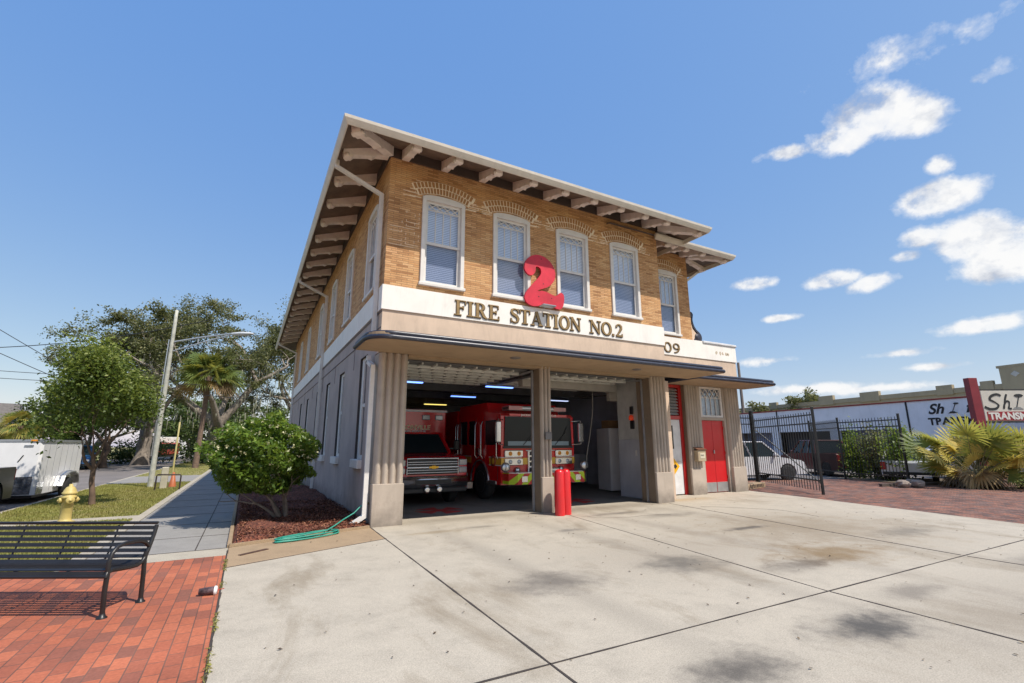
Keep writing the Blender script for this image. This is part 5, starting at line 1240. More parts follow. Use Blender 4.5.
# ---- hydrant
HY = thing('fire_hydrant', 'yellow fire hydrant on the concrete path behind the bench', 'hydrant', (-5.55,3.85,0), R(25))
hym = M('hydrant_yellow', (.55,.43,.15), .5, 0, .12, 6, .1, 40, dirt=.5)
b = MB(); b.lathe([(.17,0),(.17,.03),(.12,.045),(.105,.08),(.10,.10),(.10,.50),(.135,.51),(.135,.545),(.115,.56),(.115,.60)], 22); b.build('barrel', hym, HY)
b = MB(); b.lathe([(.13,.60),(.135,.625),(.115,.64),(.105,.68),(.07,.735),(.035,.755),(.03,.80),(0,.80)], 22); b.build('bonnet', hym, HY)
for ax, s, r in (('x',1,.045),('x',-1,.045),('y',-1,.062)):
    b = MB(); e = [(r,.06),(r,.12),(r*1.25,.125),(r*1.25,.155),(r*.9,.165),(.02,.165),(.02,.185),(0,.185)]; b.lathe([(q, s*h) for q, h in e], 14, (0,0,.47), ax); b.build('nozzle', hym, HY)
# ---- street lamp (pole and arm), utility box, cone, sign pole
LP = thing('street_lamp', 'tall pale leaning street lamp pole with double arm and white head beside the lawn', 'street lamp', (-5.51,14.09,0))
polem = M('weathered_pole', (.44,.44,.38), .7, 0, .25, 5, .2, 30, dirt=.4)
b = MB(); b.lathe([(.11,-.05),(.095,1.0),(.085,3.5),(.07,6.2),(.06,7.3),(0,7.32)], 14); b.build('pole', polem, LP)
rv = Vector((.877,-.48,0)); 
b = MB(); b.tube([tuple(rv*.1+Vector((0,0,5.92))), tuple(rv*1.3+Vector((0,0,6.12))), tuple(rv*2.6+Vector((0,0,6.28)))], .035, 8); b.tube([tuple(rv*.1+Vector((0,0,5.52))), tuple(rv*1.2+Vector((0,0,5.86))), tuple(rv*2.4+Vector((0,0,6.20)))], .03, 8); b.tube([tuple(rv*1.1+Vector((0,0,5.83))), tuple(rv*1.1+Vector((0,0,6.08)))], .02, 6); b.build('arm', M('galvanised_arm', (.50,.52,.54), .4, .5), LP)
b = MB(); c0 = rv*2.5+Vector((0,0,6.25)); 
rings = []
for s, w, h in ((0,.05,.05),(.15,.10,.07),(.45,.15,.09),(.75,.14,.07),(.92,.05,.03)):
    c1 = c0+rv*s; nvv = Vector((.48,.877,0))
    rings.append([tuple(c1+nvv*w*math.cos(t)+Vector((0,0,h*math.sin(t)))) for t in [2*PI*k/10 for k in range(10)]])
b.loft(rings); b.build('lamp_head', M('lamp_head_white', (.62,.64,.66), .4), LP)
b = MB(); b.box(-.13,-.10,-.06,.06,1.2,6.0); b.build('cable_guard', alum, LP)
BX = thing('utility_post', 'short tan utility post standing in the grass next to the street lamp', 'post', (-4.95,12.9,0))
b = MB(); b.box(-.11,.11,-.09,.09,-.05,.80,ch=.02); b.build('post_body', M('tan_plastic', (.48,.44,.34), .6), BX)
CN = thing('traffic_cone', 'orange traffic cone standing beside the tan utility post', 'traffic cone', (-4.72,13.4,0))
b = MB(); b.box(-.17,.17,-.17,.17,0,.03,ch=.01); b.build('base', blackp, CN)
b = MB(); b.lathe([(.135,.03),(.035,.58),(0,.585)], 18); b.build('cone_body', M('cone_orange', (.45,.13,.05), .5), CN)
SG = thing('bent_sign_frame', 'low dark metal frame standing in the lawn in front of the orange cone', 'frame', (-4.8,12.1,0))
b = MB(); b.tube([(-.30,0,0),(-.30,0,.5),(-.28,0,.56),(.42,0,.54),(.45,0,.5),(.45,0,0)], .025, 8); b.build('tube_frame', M('dark_brown_metal', (.05,.035,.03), .6, .3), SG)
YP = thing('marker_pole', 'thin yellow marker pole rising behind the orange cone', 'pole', (-4.95,15.2,0))
b = MB(); b.lathe([(.035,0),(.035,2.6),(0,2.62)], 10); b.build('pole', M('marker_yellow', (.42,.36,.14), .5), YP)
# ---- fences
fm_ = M('black_fence_paint', (.018,.019,.02), .45, .2, .3, 6)
def fence(name, label, p0, p1, h, zlow=.12, posts=(0,1), rails=(.28,-.42,-.16), sp=.115, spear=True, cat='fence', extra=None, group=None):
    p0 = Vector((*p0,0)); p1 = Vector((*p1,0)); L = (p1-p0).length; rz = math.atan2(p1.y-p0.y, p1.x-p0.x)
    t = thing(name, label, cat, tuple(p0), rz, group)
    b = MB(); n = int(L/sp)
    for i in range(1, n):
        x = L*i/n; b.box(x-.009, x+.009, -.009, .009, zlow, h-.07)
        if spear: b.add([(x-.009,-.009,h-.07),(x+.009,-.009,h-.07),(x+.009,.009,h-.07),(x-.009,.009,h-.07),(x,0,h)], [(0,1,4),(1,2,4),(2,3,4),(3,0,4)])
    b.build('pickets', fm_, t)
    for z in rails:
        z = z if z > 0 else h+z; b = MB(); b.box(0, L, -.022, .022, z-.022, z+.022); b.build('rail', fm_, t)
    for f in posts:
        x = L*f; b = MB(); b.box(x-.035, x+.035, -.035, .035, -.05, h+.06, ch=.005); b.box(x-.045, x+.045, -.045, .045, h+.061, h+.085, ch=.015); b.build('post', fm_, t)
    if extra: extra(t, L)
    return t
def brace(t, L):
    b = MB(); b.bar((.1,.03,h_g-.55),(L-.1,.03,.35),.03); b.build('diagonal_brace', M('dull_brace', (.16,.16,.15), .6, .3), t)
h_g = 2.72
fence('driveway_gate', 'open black picket gate leaf with diagonal brace swung towards the driveway', (16.55,2.95), (14.12,-.92), h_g, .10, (0,1), (.42,-.45,-.17), .17, False, 'gate', brace)
fence('side_fence', 'narrow black fence panel between the station and the thick gate post', (13.35,3.9), (16.75,3.2), 2.85, .12, (0,1,), sp=.12)
b = MB(); b.box(16.72,16.84,3.10,3.22,-.05,2.95,ch=.01); b.box(16.70,16.86,3.08,3.24,2.951,2.99,ch=.02); tag(b.build('gate_post', fm_), 'thick black steel post that carries the open gate leaf', 'post')
fence('yard_fence', 'black picket fence behind the palmetto bushes right of the gate', (22.15,2.48), (21.07,-.43), 2.72, .12, (0,1), sp=.15)
fence('lot_fence', 'black fence panel set back between gate opening and yard fence', (24.6,5.2), (22.2,2.55), 2.75, .12, (0,))
DG = thing('drain_kerb', 'low tan concrete drain step with slots beside the last pillar', 'drain', (13.45,1.5,0), R(14))
b = MB(); b.box(0,1.75,-.16,.25,-.02,.17,ch=.02); b.build('kerb_block', tan_m, DG)
b = MB(); 
for i in range(9): b.box(.35+.14*i,.42+.14*i,-.166,-.161,.03,.14)
b.build('slots', blackp, DG)
# ---- white transmission shop, its lettering and pole sign
wd = Vector((.123,.99,0)).normalized(); p_a = Vector((30.35,-9.0,0)); ang = math.atan2(wd.y, wd.x)
WB = thing('transmission_shop', 'long low white shop with red roof edge behind the black fence', 'shop', tuple(p_a), ang)
# local: x along the front (away), y negative towards the camera side is outside = +y local is left of direction
b = MB(); Lw = 36
holes = [(12.9+4.6*k, 16.9+4.6*k, .0, 2.45) for k in range(4)]
walls(b, 0, Lw, -.2, 4.0, holes, -.3, 0); b.box(0,.3,-12,-.301,-.2,4.0); b.box(Lw-.3,Lw,-12,-.301,-.2,4.0); b.box(.301,Lw-.301,-12,-11.7,-.2,4.0); b.build('wall', M('shop_white_paint', (.84,.85,.88), .7, 0, .08, .8, .1, 30, dirt=.3), WB)
b = MB(); b.box(-.2,Lw+.2,-.05,.06,4.001,4.08,ch=.01); b.build('red_roof_edge', M('dull_red_trim', (.25,.03,.025), .6), WB)
b = MB(); b.box(0.31,Lw-.31,-11.69,-.31,3.9,3.99); b.build('flat_roof', M('roof_felt', (.12,.12,.12), .9), WB)
for k, hq in enumerate(holes):
    b = MB(); b.box(hq[0],hq[1],-.9,-.85,0,2.55)
    for q in range(5): b.box(hq[0],hq[1],-.85,-.83,.5*q,.5*q+.03)
    b.build('garage_door', M('dark_bay', (.05,.05,.055), .8) if k % 2 else M('blue_bay_door', (.22,.27,.42), .6), WB)
b = MB()
for x in (6.0,12.6,21.4): b.box(x,x+.09,.001,.03,0 if x == 12.6 else 2.5,4.0)
b.build('panel_joint', blackp, WB)
scr = M('black_sign_paint', (.02,.02,.022), .5)
# local frame seen from the front is mirrored, so texts are turned by 180 degrees
text('shop_lettering', 'Sh', .78, scr, WB, (11.60,.012,3.24), (PI/2,0,PI), .004, 1.0, .35, 'LEFT', .02)
text('shop_lettering', 'ft', .78, scr, WB, (9.86,.012,3.24), (PI/2,0,PI), .004, 1.0, .35, 'LEFT', .02)
text('shop_lettering', 'TRANSMISSIONS', .55, scr, WB, (11.65,.012,2.62), (PI/2,0,PI), .004, 1.0, 0, 'LEFT', .02)
b = MB(); b.bar((10.45,.02,3.28),(10.25,.02,3.72),.035,.02); b.prism([(10.22+.12*math.cos(t*PI/6),3.74+.05*math.sin(t*PI/6)) for t in range(12)], .005,.03); b.prism([(10.65,3.22),(10.2,3.22),(10.36,3.32),(10.52,3.32)], .005,.025); b.build('shift_lever_mark', scr, WB)
PS = thing('pole_sign', 'white pole sign with black script word and red band beside the red post', 'sign', (26.85,-1.12,0), math.atan2(-1.14,2.02))
b = MB(); b.box(-.20,.20,-.12,.16,0,4.55,ch=.01); b.build('pole', M('sign_post_red', (.22,.02,.03), .45), PS)
b = MB(); b.box(.22,4.9,-.10,.10,2.56,3.98,ch=.03); bd = b.build('sign_board', M('sign_board_cream', (.62,.58,.50), .5, 0, .06, 2, dirt=.3), PS)
b = MB(); b.box(.34,4.84,-.108,-.101,2.60,3.00); b.build('red_band', M('sign_band_red', (.30,.02,.025), .5, dirt=.3), bd)
b = MB(); b.box(.26,4.92,-.11,.11,2.51,2.559); b.box(.26,4.92,-.11,.11,3.981,4.01); b.build('sign_frame', blackp, bd)
text('sign_lettering', 'TRANSMISSIONS', .42, M('sign_white', (.7,.68,.62), .5), bd, (.40,-.113,2.66), (PI/2,0,0), .003, 1.05, 0, 'LEFT', .018)
def script(o, pts, w):
    pts = [(.36+(x-.55)*.80, 3.10+(z-2.98)*.86) for x, z in pts]; w *= .9; q = []
    for i in range(len(pts)-1):
        p0, p1, p2, p3 = [Vector(pts[min(max(i+k,0),len(pts)-1)]) for k in (-1,0,1,2)]
        for k in range(5):
            t = k/5; q.append(tuple(.5*((2*p1)+(-p0+p2)*t+(2*p0-5*p1+4*p2-p3)*t*t+(-p0+3*p1-3*p2+p3)*t**3)))
    q.append(pts[-1]); n = len(q)
    o.ribbon(q, [w*(.45+.55*abs(math.sin(PI*(i/n)*1.5+.6))) for i in range(n)], -.1165-.0004*SI[0], -.102); SI[0] += 1
SI = [0]; scriptparts = []
o = MB(); X = .55; Zb = 2.98
script(o, [(X+.95,Zb+.72),(X+.72,Zb+.80),(X+.40,Zb+.70),(X+.30,Zb+.52),(X+.55,Zb+.38),(X+.72,Zb+.22),(X+.55,Zb+.05),(X+.20,Zb+.02),(X-.08,Zb+.14)], .12)
o.build('script_letter', scr, bd); o = MB()
script(o, [(X+1.28,Zb+.80),(X+1.12,Zb+.45),(X+.98,Zb+.04)], .09)
script(o, [(X+1.02,Zb+.20),(X+1.18,Zb+.42),(X+1.34,Zb+.40),(X+1.32,Zb+.22),(X+1.26,Zb+.06),(X+1.42,Zb+.04)], .09)
o.build('script_letter', scr, bd); o = MB()
script(o, [(X+2.85,Zb+.78),(X+2.70,Zb+.84),(X+2.56,Zb+.60),(X+2.42,Zb+.10),(X+2.30,Zb-.06)], .11); script(o, [(X+2.34,Zb+.46),(X+2.82,Zb+.50)], .07)
o.build('script_letter', scr, bd); o = MB()
script(o, [(X+3.30,Zb+.74),(X+3.16,Zb+.40),(X+3.08,Zb+.08),(X+3.28,Zb+.04)], .10); script(o, [(X+3.0,Zb+.50),(X+3.5,Zb+.54)], .07)
o.build('script_letter', scr, bd)
fx = lambda x, z: (.36+(X+x-.55)*.80, 3.10+(Zb+z-2.98)*.86)
o = MB(); p_ = fx(1.72,.12); r_ = fx(1.95,.68); o.bar((p_[0],-.108,p_[1]),(r_[0],-.108,r_[1]),.045,.012); o.prism([(r_[0]+.20*math.cos(t*PI/8), r_[1]+.04+.075*math.sin(t*PI/8)) for t in range(16)], -.117, -.102)
o.build('shift_lever', scr, bd); o = MB(); o.prism([fx(*q) for q in ((1.46,.0),(2.10,.0),(1.90,.12),(1.62,.12))], -.112, -.102); o.build('lever_boot', M('grey_sign_print', (.25,.25,.24), .5), bd)
# ---- tan building with stepped parapet far behind
TB = thing('tan_warehouse', 'tan building with stepped parapet and corner block behind the white shop', 'building', (51.2,-9,0), math.atan2(41.7,7.6))
tanb = M('tan_building_paint', (.36,.30,.20), .85, 0, .08, .5, .1, 20, dirt=.3)
b = MB(); b.box(0,58,-18,0,-.2,6.35); b.build('wall', tanb, TB)
b = MB(); b.box(0,58,-.1,.12,6.1,6.55)
for x, w, h in ((15.4,.9,6.9),(18.6,1.3,6.9),(25.5,2.0,7.0),(30.5,1.8,7.05),(38,1.2,6.9),(46,1.2,6.8)): b.box(x-w/2,x+w/2,-.16,.2,6.0,h)
b.build('parapet', tanb, TB)
b = MB(); b.box(2.5,14.3,-8,.3,0,7.85); b.box(12.6,14.45,-8,.32,7.851,8.05); b.build('corner_block', tanb, TB)
b = MB()
for x in (5.6,9.4): b.box(x,x+2.6,.301,.34,6.75,7.2)
b.prism([(13.0,7.25),(13.3,7.5),(13.6,7.25),(13.3,7.0)], .301,.34); b.build('parapet_panel', M('pale_panel', (.5,.48,.45), .6), TB)
# utility mast behind the wing
UM = thing('utility_mast', 'thin dark utility pole rising behind the wing canopy', 'utility pole', (34.0,15.8,0)); b = MB(); b.lathe([(.16,-.1),(.10,8.4),(0,8.45)], 10); b.box(-.9,.9,-.06,.06,7.0,7.12); b.build('pole', M('dark_timber', (.10,.08,.07), .8), UM)
# ---- house across the street, far white house
HO = thing('tan_house', 'tan house with grey gable roof and white fascia across the street', 'house', (-19.2,44.5,-.1), R(24))
b = MB(); walls(b, -12, 0, 0, 2.75, [(-2.2,-1.2,.9,2.0),(-5.5,-4.3,.9,2.1)], 0, .2); b.box(-12,-11.8,.2,8,0,2.75); b.box(-.2,0,.2,8,0,2.75); b.box(-11.8,-.2,7.8,8,0,2.75); b.build('wall', M('house_tan_wall', (.45,.31,.22), .8, 0, .1, 1, dirt=.3), HO)
b = MB(); b.add([(-12.6,-.7,2.72),(.7,-.7,2.72),(.7,8.7,2.72),(-12.6,8.7,2.72),(-12.6,4,5.4),(.7,4,5.4),(-12.6,-.7,2.9),(.7,-.7,2.9),(.7,8.7,2.9),(-12.6,8.7,2.9)], [(0,3,2,1),(6,7,5,4),(8,9,4,5),(0,1,7,6),(1,2,8,5,7),(2,3,9,8),(3,0,6,4,9)]); b.build('roof', M('grey_shingles', (.15,.135,.125), .9, 0, .2, 5, .4, 20), HO)
b = MB(); b.box(-12.6,.7,-.76,-.701,2.7,2.92); b.build('fascia', ewht, HO)
for x0, x1 in ((-2.2,-1.2),(-5.5,-4.3)):
    b = MB(); b.box(x0,x1,.02,.08,.9,1.0); b.box(x0,x1,.02,.08,1.92,2.0); b.box(x0,x0+.08,.02,.08,1.0,1.92); b.box(x1-.08,x1,.02,.08,1.0,1.92); f = b.build('window', ewht, HO)
    b = MB(); b.box(x0+.05,x1-.05,.05,.06,.95,1.95); b.build('pane', cargl, f)
FH = thing('white_house', 'small white house far down the street behind the trees', 'house', (-9.5,86,-.1), R(5))
b = MB(); b.box(-4,5,0,8,0,5.2); b.build('wall', M('far_white_wall', (.62,.62,.62), .8), FH)
b = MB(); b.prism([(-4.6,5.2),(5.6,5.2),(.5,7.6)], -.5, 8.5); b.build('roof', M('grey_shingles', (.15,.135,.125), .9), FH)
for x in (-2.8,-.6,1.8,3.6):
    for z in (.9,3.3): b = MB(); b.box(x-.5,x+.5,-.04,-.001,z,z+1.3); b.build('window', cargl, FH)

# ------------------------------------------------------------------ plants
oakl = leaf_mat('oak_leaves', (.035,.042,.018), (.11,.125,.05), (.25,.24,.11), .3)
oakb = M('oak_bark', (.26,.22,.185), .95, 0, .35, 5, .8, 15)
grl = leaf_mat('elm_leaves', (.030,.065,.010), (.105,.17,.030), (.30,.36,.07), .38)
brnb = M('brown_bark', (.15,.10,.07), .9, 0, .3, 5, .6, 20)
dkl = leaf_mat('dark_shrub_leaves', (.020,.035,.012), (.06,.095,.026), (.15,.19,.055), .3)
grt = leaf_mat('young_tree_leaves', (.025,.048,.010), (.095,.145,.030), (.27,.31,.07), .35)
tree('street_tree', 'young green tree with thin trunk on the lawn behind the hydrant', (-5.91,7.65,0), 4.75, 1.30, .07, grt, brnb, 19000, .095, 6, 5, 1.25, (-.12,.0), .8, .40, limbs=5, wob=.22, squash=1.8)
tree('live_oak', 'large live oak with bare grey limbs behind the palm', (-4.4,42,-.1), 16.2, 9.5, .75, oakl, oakb, 40000, .20, 12, 6, 3.6, (-.15,0), .85, .52, 'big trees along the street', limbs=4, wob=.3, kids=(2,3))
tree('live_oak', 'tall live oak left of the street lamp with airy top', (-10.8,46,-.1), 16.4, 7.2, .6, oakl, oakb, 32000, .20, 33, 6, 3.2, (0,0), .85, .55, 'big trees along the street', limbs=4, wob=.3)
tree('live_oak', 'live oak close behind the rear corner of the station', (2.0,48,-.1), 17.5, 7.5, .6, oakl, oakb, 22000, .22, 21, 6, 4.0, (.1,0), .85, .8, 'big trees along the street', limbs=4, wob=.3)
tree('leafy_tree', 'dense green tree behind the trailer across the street', (-12.2,40,-.1), 7.4, 3.4, .25, grl, brnb, 12000, .2, 8, 5, 1.8, (0,0), .85, .8, 'big trees along the street', limbs=4)
tree('leafy_tree', 'low dark green tree right of the tan house', (-17.0,41.5,-.1), 6.2, 3.0, .2, dkl, brnb, 8000, .24, 9, 4, 1.0, (0,0), .85, .8, 'big trees along the street', limbs=4)
tree('leafy_tree', 'dark tree filling the gap beyond the lamp pole', (-9.5,74,-.1), 9, 6.5, .35, dkl, oakb, 9000, .42, 14, 5, 2.0, (0,0), .85, 1.0, 'big trees along the street', limbs=4)
tree('leafy_tree', 'dark tree at the far end of the sidewalk', (-2.6,64,-.1), 8, 6, .35, dkl, oakb, 9000, .40, 15, 5, 1.2, (0,0), .85, 1.0, 'big trees along the street', limbs=4)
tree('leafy_tree', 'far dark tree across the street beyond the blue car', (-17,58,-.1), 9, 7, .35, dkl, oakb, 9000, .42, 16, 5, 1.2, (0,0), .85, 1.0, 'big trees along the street', limbs=4)
tree('far_tree', 'round tree on the skyline above the gate', (58.4,25.2,0), 8.6, 2.9, .25, oakl, oakb, 3500, .35, 18, 4, 3.5, (0,0), .8, .6, 'trees on the skyline', limbs=3)
tree('far_tree', 'lower tree on the skyline behind the wing', (57.5,30.0,0), 7.2, 3.2, .25, oakl, oakb, 2500, .35, 19, 4, 2.8, (0,0), .8, .6, 'trees on the skyline', limbs=3)
# spanish moss on the oaks
n = 1500; P = np.column_stack([rng.normal(-3,4.5,n), rng.normal(42,2.5,n), rng.uniform(3.5,9,n)])
mm = MB()
for x, y, z in P[:700]:
    L = random.uniform(.3,1.1); w = .05; a = random.uniform(0,PI); c_, s_ = math.cos(a)*w, math.sin(a)*w
    mm.add([(x-c_,y-s_,z),(x+c_,y+s_,z),(x+c_*.3,y+s_*.3,z-L)], [(0,1,2)])
mo = mm.build('hanging_moss', M('spanish_moss', (.26,.26,.20), .95), fixn=False); mo['kind'] = 'stuff'; mo['label'] = 'grey moss strands hanging in the oak crowns'; mo['category'] = 'moss'
# hedge masses
def bush(name, label, loc, rx, ry, h, m, n, ls, group=None, seed=0, cat='bush'):
    t = thing(name, label, cat, loc, 0, group); rnd = random.Random(seed); b = MB()
    for k in range(7):
        a = rnd.uniform(0,2*PI); b.tube([(0,0,-.05),(math.cos(a)*rx*.25,math.sin(a)*ry*.25,h*.4),(math.cos(a)*rx*.5,math.sin(a)*ry*.5,h*.75)], [.04,.025,.01], 5)
    b.build('stem', brnb, t)
    nc = 26; C_ = np.column_stack([rng.normal(0,.48*rx,nc), rng.normal(0,.48*ry,nc), rng.uniform(.15*h,.82*h,nc)]); tt = rng.random(nc); idx = rng.integers(0,nc,n)
    off = rng.normal(size=(n,3))*np.array([rx*.22,ry*.22,h*.12]); cen = C_[idx]+off; cen[:,2] = np.abs(cen[:,2])
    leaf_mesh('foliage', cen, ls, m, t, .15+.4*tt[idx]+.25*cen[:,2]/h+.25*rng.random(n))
    return t
redl_ = leaf_mat('rusty_leaves', (.08,.04,.02), (.22,.12,.06), (.40,.26,.15), .25)
bush('street_bush', 'reddish bush below the windows of the tan house', (-18.6,42.2,-.1), 2.2, 1.2, 1.5, redl_, 3500, .16, 'bushes across the street', 1)
bush('street_bush', 'green bush right of the reddish one across the street', (-14.8,40.6,-.1), 2.4, 1.4, 2.0, grl, 3500, .18, 'bushes across the street', 2)
bush('street_bush', 'dark bush beyond the blue car', (-11.8,50,-.1), 3.0, 1.6, 2.4, dkl, 3500, .24, 'bushes across the street', 3)
bush('street_bush', 'broad dark bush at the end of the street', (-6.6,58,-.1), 1.8, 1.8, 2.0, dkl, 3500, .24, 'bushes across the street', 4)
bush('street_bush', 'green bush behind the rear corner of the station', (-.6,40,-.1), 3.4, 2.0, 4.4, dkl, 6000, .24, 'bushes across the street', 6)
bush('street_bush', 'green bush growing around the foot of the great oak', (-3.2,44.5,-.1), 4.5, 1.6, 3.4, dkl, 5000, .26, 'bushes across the street', 7)
# round flowering shrub in the mulch
SHR = thing('flowering_shrub', 'round glossy shrub with pale blossoms on bent stems in the mulch bed', 'shrub', (-1.46,1.72,.06))
b = MB(); rnd = random.Random(4); terms = []
for k in range(6):
    a = 2*PI*k/6+rnd.uniform(-.4,.4)
    branches(b, (math.cos(a)*.07, math.sin(a)*.05, -.05), (math.cos(a)*.38-.42, math.sin(a)*.38, 1.1), .55, .045, 2, terms, .45, .15, 0, .006, rnd, (2,3))
b.build('stems', M('grey_stem', (.19,.15,.12), .9, 0, .25, 8, .5, 30), SHR)
n = 13500; d = rng.normal(size=(n,3)); d /= np.linalg.norm(d,axis=1)[:,None]
lump = 1+.13*np.sin(d[:,0]*6+1)*np.sin(d[:,1]*5+d[:,2]*4)+.11*np.sin(d[:,2]*8+d[:,0]*6)+.06*np.sin(d[:,0]*15+d[:,2]*13)
rr = (.60+.42*rng.random(n)**.45)*lump
cen = d*rr[:,None]*np.array([1.06,1.0,.80])+np.array([-.50,.05,1.30])
cen[:,2] = np.where(cen[:,2] < .56, .56+(.56-cen[:,2])*.3, cen[:,2])
shl = leaf_mat('glossy_shrub_leaves', (.03,.06,.010), (.14,.23,.035), (.36,.45,.09), .35, .35)
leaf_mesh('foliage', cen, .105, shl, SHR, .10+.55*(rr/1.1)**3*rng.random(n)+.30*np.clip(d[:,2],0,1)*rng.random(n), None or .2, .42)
nf = 170; df = rng.normal(size=(nf,3)); df[:,2] = np.abs(df[:,2])*.9-.15; df /= np.linalg.norm(df,axis=1)[:,None]
fl = []
for q in df:
    c0 = q*np.array([1.08,1.02,.82])*rng.uniform(.9,1.03)+np.array([-.50,.05,1.30]); fl.append(c0+rng.normal(size=(8,3))*.020)
leaf_mesh('blossoms', np.concatenate(fl), .038, leaf_mat('pale_blossom', (.42,.42,.22), (.62,.60,.36), (.75,.72,.50), .2), SHR, None, .3, .8)
# palms
def fan(V, Fc, Tn, c, d, R0, nb, tint, droop=.25, arcw=2.6, roll=1):
    """one fan leaf: nb narrow pleated blades radiating from c in the plane around direction d"""
    d = Vector(d).normalized(); side = d.cross(Vector((0,0,1)))
    if side.length < .1: side = Vector((1,0,0))
    side.normalize(); up = side.cross(d); ro = random.uniform(-1.15,1.15)*roll; side, up = side*math.cos(ro)+up*math.sin(ro), up*math.cos(ro)-side*math.sin(ro)
    for k in range(nb):
        a = -arcw/2+arcw*k/(nb-1)+random.uniform(-.03,.03); L = R0*(1-.25*abs(a)/(arcw/2))*random.uniform(.9,1.05)
        q = (d*math.cos(a)+side*math.sin(a)).normalized(); w = L*arcw/nb*.42; t = q.cross(up).normalized()
        pr = None
        for i, (s, ww) in enumerate(((.0,.15),(.4,.85),(.75,.5),(1.0,.02))):
            p = c+q*L*s-Vector((0,0,1))*droop*L*s**2.2+up*(.02 if k % 2 else -.02)*L
            i0 = len(V); V.append(tuple(p-t*w*ww)); V.append(tuple(p+t*w*ww))
            if pr is not None: Fc.append((pr, pr+1, i0+1, i0)); Tn.append(min(1,max(0,tint+random.uniform(-.12,.12))))
            pr = i0
def fan_mesh(name, V, Fc, Tn, m, parent):
    me = bpy.data.meshes.new(name); me.from_pydata(V, [], Fc); at = me.attributes.new('tint','FLOAT','FACE'); at.data.foreach_set('value', np.array(Tn,dtype=np.float32)); me.materials.append(m)
    o = bpy.data.objects.new(name, me); COL.objects.link(o); o.parent = parent; return o
palml = leaf_mat('palm_fronds', (.06,.10,.03), (.21,.29,.09), (.68,.52,.15), .38, .4); dead = leaf_mat('dead_fronds', (.06,.04,.025), (.20,.14,.08), (.45,.30,.13), .2, .8)
def palmetto(loc, sz, nf, seed, label, group='fan palms along the fence', gold=.14):
    random.seed(seed); t = thing('fan_palm', label, 'fan palm', loc, 0, group)
    V, Fc, Tn = [], [], []; V2, F2, T2 = [], [], []; b = MB()
    for k in range(nf):
        a = random.uniform(0,2*PI); el = random.uniform(.25,1.4); L = sz*random.uniform(.28,.60)
        d = Vector((math.cos(a)*math.cos(el), math.sin(a)*math.cos(el), math.sin(el))); c0 = Vector((math.cos(a)*.1,math.sin(a)*.1,sz*.16)); c1 = c0+d*L
        b.tube([tuple(c0),tuple(c0+d*L*.5+Vector((0,0,.05))),tuple(c1)], [.018,.013,.008], 5)
        tn = random.uniform(.25,.7) if random.random() > gold else random.uniform(.8,1.0)
        fan(V,Fc,Tn,c1,d+Vector((0,0,random.uniform(-.5,.1))),sz*random.uniform(.32,.42),28,tn,.10,3.6)
    for k in range(int(nf*.9)):
        a = random.uniform(0,2*PI); d = Vector((math.cos(a),math.sin(a),random.uniform(-.9,-.1))).normalized(); c1 = Vector((0,0,sz*.24))+d*sz*random.uniform(.05,.25)
        fan(V2,F2,T2,c1,d,sz*random.uniform(.2,.3),14,random.uniform(.1,.9),.5)
    b.lathe([(.14*sz/2.4,-.05),(.16*sz/2.4,.2),(.10*sz/2.4,sz*.22),(0,sz*.25)], 10)
    b.build('stems', M('palm_stem', (.20,.17,.08), .8, 0, .3, 8), t); fan_mesh('fronds',V,Fc,Tn,palml,t); fan_mesh('dead_fronds',V2,F2,T2,dead,t)
palmetto((21.4,-2.4,0), 2.75, 20, 2, 'tallest yellow green fan palm in front of the pole sign')
palmetto((22.9,-3.8,0), 2.5, 18, 3, 'fan palm with dry brown skirt at the right edge')
palmetto((23.3,-1.9,0), 2.3, 16, 4, 'fan palm standing behind the tallest one, nearest the end post')
for i, (x, y, l) in enumerate(((22.7,.5,'slim sparse shrub behind the end of the yard fence'), (23.2,1.5,'slim twiggy shrub behind the middle of the yard fence'), (23.6,2.6,'tall thin shrub behind the left part of the yard fence'))):
    bush('fence_shrub', l, (x,y,0), .85, .5, 2.5, grl if i != 1 else oakl, 2400, .13, 'thin shrubs behind the yard fence', 40+i)
palmetto((21.6,-2.5,0), 1.9, 22, 7, 'low golden fan palm squeezed between the two tall ones', gold=.7)
random.seed(5)
SP = thing('sabal_palm', 'tall palm with round head of fronds behind the street lamp', 'palm', (-5.46,32.7,-.1))
b = MB(); b.tube([(0,0,0),(.05,0,2.2),(.1,0,4.5),(.12,0,6.9)], [.22,.17,.16,.18], 12); b.build('trunk', M('palm_trunk', (.17,.115,.085), .95, 0, .35, 6, .8, 14), SP)
V, Fc, Tn = [], [], []; V2, F2, T2 = [], [], []
for k in range(58):
    a = random.uniform(0,2*PI); el = random.uniform(-.75,1.35); d = Vector((math.cos(a)*math.cos(el),math.sin(a)*math.cos(el),math.sin(el))); c1 = Vector((.12,0,6.9))+d*random.uniform(.7,1.5)
    if el < -.35: fan(V2,F2,T2,c1,d,random.uniform(1.0,1.3),20,random.uniform(.3,1),.45)
    else: fan(V,Fc,Tn,c1,d,random.uniform(1.2,1.6),26,.12+.22*random.random()+(.28 if el < .2 else 0),.35,3.0)
fan_mesh('fronds',V,Fc,Tn,palml,SP); fan_mesh('dead_fronds',V2,F2,T2,dead,SP)
P2 = thing('small_palm', 'shaggy palm with dry fronds beside the tan house', 'palm', (-17.1,38.6,-.1)); b = MB(); b.tube([(0,0,0),(0,0,3.2)], [.2,.17], 10); b.build('trunk', M('palm_trunk'), P2)
V, Fc, Tn = [], [], []
